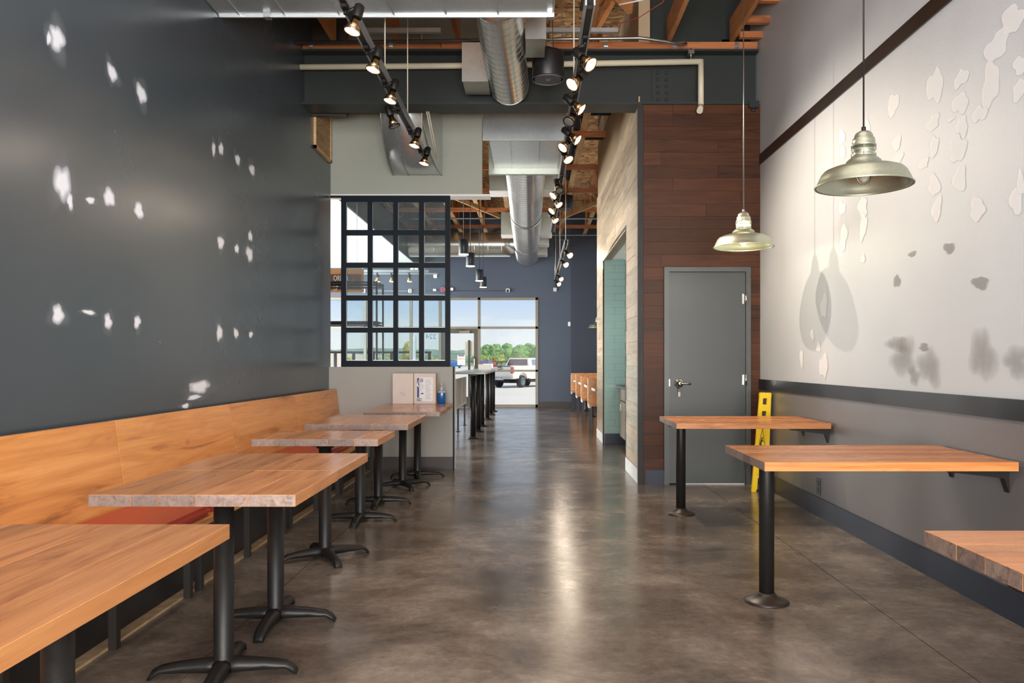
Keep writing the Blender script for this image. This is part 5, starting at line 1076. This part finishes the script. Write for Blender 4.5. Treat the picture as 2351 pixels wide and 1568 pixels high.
# wooded hills: a ridge of canopy bumps
b = B(); nx = 240; ny = 7; V_ = []
for j in range(ny):
    row = []
    for i in range(nx):
        x = -700+1400*i/(nx-1); y = 560+j*30
        h = (12.2+3.0*math.sin(x*.011+1)+2*math.sin(x*.03))*math.sin((j+.5)/ny*PI*.55+.05)+random.uniform(-1.4, 1.4)
        row.append(b.bm.verts.new((x, y, h if j else -2)))
    V_.append(row)
for p, q in zip(V_, V_[1:]):
    for i in range(nx-1): b._f([p[i], p[i+1], q[i+1], q[i]])
b.build('hill_wooded', 'hill', kind='structure')
b = B(); b.hexa([(-190, 450, -2), (-100, 450, -2), (-100, 520, -2), (-190, 520, -2), (-190, 470, 8.6), (-100, 470, 5.2), (-100, 520, 5.2), (-190, 520, 8.6)]); b.build('hill_pale', 'pale_field', kind='structure')
def tree(x, y, z0, h, wd, mat, label, blobs=12):
    t = thing('tree', label, 'tree', (x, y, z0), 'trees beyond the parking lot')
    b = B(); b.cyl((x, y, z0), (x+.05*h, y, z0+h*.5), h*.03, 8, r2=h*.015); b.build('trunk', 'bark', t)
    b = B()
    for k in range(blobs):
        a = random.uniform(0, 2*PI); rr = random.uniform(0, .36)*wd; zz = random.uniform(.3, .86)*h
        rr *= 1.15-zz/h*.8
        b.grid_blob((x+rr*math.cos(a), y+rr*math.sin(a)*.7, z0+zz), random.uniform(.14, .24)*wd, 2, .28, (1, 1, .9))
    b.build('crown', mat, t)
k = 0
tl = ['broad green tree', 'tall green tree', 'rounded green tree']
for px, ty, w_, ht in ((1098, 794, 22, 0), (1118, 790, 30, 0), (1140, 789, 32, 0), (1165, 791, 32, 0), (1190, 789, 34, 0), (1215, 791, 34, 0), (1240, 795, 36, 0), (1262, 793, 30, 0)):
    Y = 170+(k % 2)*11; x = Xp(px, Y); top = Zp(ty, Y)
    tree(x, Y, .1, top-.1, w_*Y/F_PX*1.6, 'leaf', 'green tree, %s from the left in the row behind the white pickup' % ORD[k], 26); k += 1
for px, ty, w_, mt, lb in ((1112, 812, 14, 'leaf_y', 'small yellow green tree above the red car'), (1133, 816, 20, 'leaf_o', 'amber bush left of the pickup cab'), (1150, 811, 20, 'leaf_y', 'yellow green bush just behind the pickup bed'), (1192, 815, 22, 'leaf_o', 'amber bush above the pickup roof'),
                           (1100, 815, 14, 'leaf', 'small green bush beside the door frame'), (985, 812, 28, 'leaf_y', 'bright yellow tree in the lowest right pane'), (1005, 820, 16, 'leaf_y', 'low yellow bush beside the bright yellow tree'), (870, 815, 24, 'leaf', 'green bush behind the shelf posts'), (890, 806, 20, 'leaf_y', 'pale yellow green bush right of the shelf posts'), (805, 818, 30, 'leaf_y', 'low yellow green bush in the lowest left pane')):
    Y = 158+random.uniform(-2, 2); x = Xp(px, Y); tree(x, Y, 0, max(Zp(ty, Y), 1), w_*Y/F_PX, mt, lb, 9)
tree(Xp(938, 42), 42, gz_at(42), Zp(776, 42)-gz_at(42), 1.25, 'leaf_y', 'nearer yellowing tree behind the patio rail in the third pane', 26)
tree(Xp(952, 41), 41.5, gz_at(42), Zp(795, 42)-gz_at(42), .9, 'leaf', 'green tree beside the nearer yellowing tree', 16)
# patio rail
t = thing('patio_rail', 'dark steel patio rail with square posts outside the windows', 'railing', (-4.5, 24, -.1))
P('top_rail', 'frame_blue', t, (Xp(740, 24), Xp(990, 24), 23.96, 24.04, 1.47, 1.53))
P('mid_rail', 'frame_blue', t, (Xp(740, 24), Xp(990, 24), 23.98, 24.02, .6, .64))
for px in (770, 812, 857, 899, 943, 986): P('post', 'frame_blue', t, (Xp(px, 24)-.04, Xp(px, 24)+.04, 23.96, 24.04, gz_at(24), 1.5))
t = thing('porch_column', 'grey porch column outside behind the third pane', 'column', (Xp(949, 23), 23, 0))
P('shaft', 'aluminium', t, (Xp(944, 23), Xp(955, 23), 22.93, 23.07, gz_at(23), 1.95)); P('shaft', 'conduit', t, (Xp(940.5, 23), Xp(946, 23), 22.96, 23.04, 1.95, 3.6))
t = thing('tan_post_sign', 'tan board on a dark post outside the glass door', 'sign', (Xp(1078, 23), 23, 0)); P('board', 'white_panel', t, (Xp(1067, 23), Xp(1088, 23), 23, 23.04, 1.4, 1.82)); P('post', 'mullion_dark', t, (Xp(1075, 23), Xp(1080, 23), 22.94, 23.0, gz_at(23), 1.85))
# steel fence of the lot
t = thing('lot_fence', 'thin dark steel picket fence along the far edge of the parking lot', 'fence', (-8, 152, 0))
x0, x1 = Xp(1040, 152), Xp(1236, 152)
P('rail', 'mullion_dark', t, (x0, x1, 152, 152.06, 1.08, 1.16)); P('rail', 'mullion_dark', t, (x0, x1, 152, 152.06, .3, .38))
b = B(); x = x0
while x < x1: b.box(x, x+.04, 152.01, 152.05, 0, 1.2); x += .35
b.build('pickets', 'mullion_dark', t, kind='stuff')
# vehicles
def local(o, yaw):
    c, s_ = math.cos(yaw), math.sin(yaw)
    return lambda f, r, z: (o[0]+f*s_+r*c, o[1]+f*c-r*s_, o[2]+z)   # f forward, r right
def extr(b, L, prof, r0, r1):
    """prof: list of (forward, z); extruded from r0 to r1 sideways"""
    a = [L(f, r0, z) for f, z in prof]; v = Vector(L(0, r1, 0))-Vector(L(0, r0, 0)); b.prism(a, v)
def wheel(L, f, r, rad, wdt, t, side):
    ax = Vector(L(0, 1, 0))-Vector(L(0, 0, 0)); o = Vector(L(f, r, rad))
    b = B(); b.lathe([(-wdt/2, rad*.8), (-wdt/2+.02, rad*.97), (0, rad), (wdt/2-.02, rad*.97), (wdt/2, rad*.8)], o, ax, 24); wh = b.build('wheel', 'tyre', t)
    b = B(); b.lathe([(0, rad*.62), (.012, rad*.6), (.0, rad*.5), (-.01, rad*.2), (.02, rad*.16), (.022, .01)], o+ax*(side*wdt/2), ax*side, 20); b.build('rim', 'rim', wh)
PY = 50.6; PX = Xp(1170.5, PY); org = (PX, PY+.35, gz_at(51)); yaw = math.radians(30)
t = thing('pickup_truck', 'white crew cab pickup truck parked outside, seen from behind', 'pickup truck', org); L = local(org, yaw)
# origin at rear axle
b = B(); extr(b, L, [(-1.22, .62), (-1.22, 1.42), (.92, 1.42), (.92, .62), (.52, .62), (.5, .75), (.36, .92), (.18, .99), (-.18, .99), (-.36, .92), (-.5, .75), (-.52, .62)], .80, 1.0)
extr(b, L, [(-1.22, .62), (-1.22, 1.42), (.92, 1.42), (.92, .62), (.52, .62), (.5, .75), (.36, .92), (.18, .99), (-.18, .99), (-.36, .92), (-.5, .75), (-.52, .62)], -1.0, -.80)
extr(b, L, [(-1.18, .62), (-1.18, .80), (.92, .80), (.92, .62)], -.8, .8); b.build('cargo_bed', 'truck', t)
b = B(); extr(b, L, [(-1.25, .72), (-1.25, 1.40), (-1.19, 1.42), (-1.19, .72)], -.78, .78); tg = b.build('tailgate', 'truck', t)
b = B(); extr(b, L, [(-1.255, 1.38), (-1.255, 1.43), (-1.15, 1.43), (-1.15, 1.38)], -.8, .8); b.build('gate_cap', 'car_glass', tg)
b = B(); extr(b, L, [(-1.27, 1.26), (-1.27, 1.36), (-1.25, 1.36), (-1.25, 1.26)], -.16, .16); b.build('gate_handle', 'car_glass', tg)
b = B(); extr(b, L, [(.92, .55), (.92, 1.42), (3.1, 1.42), (3.2, 1.25), (4.35, 1.18), (4.45, 1.0), (4.5, .55)], -.98, .98); b.build('body', 'truck', t)
b = B()
lo_ = [L(.94, -.94, 1.42), L(.94, .94, 1.42), L(3.15, .94, 1.42), L(3.15, -.94, 1.42)]; hi_ = [L(1.12, -.74, 1.93), L(1.12, .74, 1.93), L(2.5, .74, 1.95), L(2.5, -.74, 1.95)]
b.hexa(lo_+hi_); b.build('cab', 'truck', t)
b = B(); b.hexa([L(.93, -.80, 1.45), L(.93, .80, 1.45), L(1.0, .80, 1.45), L(1.0, -.80, 1.45), L(1.075, -.70, 1.87), L(1.075, .70, 1.87), L(1.11, .66, 1.86), L(1.11, -.66, 1.86)]); b.build('rear_window', 'car_glass', t)
for f0, f1 in ((1.35, 2.0), (2.08, 2.85)):
    b = B(); b.hexa([L(f0, .92, 1.46), L(f0, .945, 1.46), L(f1, .945, 1.46), L(f1, .92, 1.46), L(f0+.08, .755, 1.85), L(f0+.08, .79, 1.85), L(min(f1, 2.5), .79, 1.85), L(min(f1, 2.5), .755, 1.85)]); b.build('side_window', 'blue_glass', t)
b = B(); extr(b, L, [(-1.42, .58), (-1.42, .74), (-1.22, .76), (-1.22, .58)], -.98, -.3); extr(b, L, [(-1.42, .58), (-1.42, .74), (-1.22, .76), (-1.22, .58)], .3, .98); extr(b, L, [(-1.38, .52), (-1.38, .68), (-1.22, .68), (-1.22, .52)], -.3, .3); bp = b.build('rear_bumper', 'bumper', t)
b = B(); extr(b, L, [(-1.385, .56), (-1.385, .68), (-1.38, .68), (-1.38, .56)], -.16, .16); b.build('number_plate', 'plate', bp)
for r0, r1 in ((.80, 1.005), (-1.005, -.80)): b = B(); extr(b, L, [(-1.235, .95), (-1.235, 1.36), (-1.1, 1.36), (-1.1, .95)], r0, r1); b.build('tail_lamp', 'tail', t)
b = B(); extr(b, L, [(-1.0, .42), (-1.0, .5), (4.2, .5), (4.2, .42)], -.35, .35); extr(b, L, [(-.1, .3), (-.1, .55), (.1, .55), (.1, .3)], -.8, .8); extr(b, L, [(.7, .36), (.7, .44), (3.1, .44), (3.1, .36)], .92, 1.05); b.build('chassis', 'tyre', t)
for f, r in ((0, .85), (0, -.85), (3.6, .85), (3.6, -.85)): wheel(L, f, r, .42, .28, t, 1 if r > 0 else -1)
def car(px, y, yaw, mat, label, s=1.0):
    org = (Xp(px, y), y, gz_at(y)); t = thing('parked_car', label, 'car', org, 'cars parked outside'); L = local(org, yaw)
    b = B(); extr(b, L, [(-2.1, .3), (-2.15, .7), (-2.0, .95), (-1.4, 1.0), (1.1, .98), (2.0, .8), (2.15, .6), (2.1, .3)], -.88, .88); b.build('body', mat, t)
    b = B(); b.hexa([L(-1.5, -.78, .98), L(-1.5, .78, .98), L(1.1, .78, .98), L(1.1, -.78, .98), L(-.9, -.6, 1.45), L(-.9, .6, 1.45), L(.3, .6, 1.45), L(.3, -.6, 1.45)]); b.build('greenhouse', 'blue_glass', t)
    b = B(); b.hexa([L(-.95, -.62, 1.44), L(-.95, .62, 1.44), L(.35, .62, 1.44), L(.35, -.62, 1.44), L(-.85, -.56, 1.49), L(-.85, .56, 1.49), L(.25, .56, 1.49), L(.25, -.56, 1.49)]); b.build('roof', mat, t)
    for f, r in ((-1.3, .8), (-1.3, -.8), (1.35, .8), (1.35, -.8)): wheel(L, f, r, .32, .2, t, 1 if r > 0 else -1)
car(1119, 128, .35, 'red_car', 'small red car far off left of the pickup'); car(1107, 133, .1, 'silver_car', 'small silver car beside the red one'); car(1037, 140, .5, 'blue_car', 'blue car seen through the glass door')
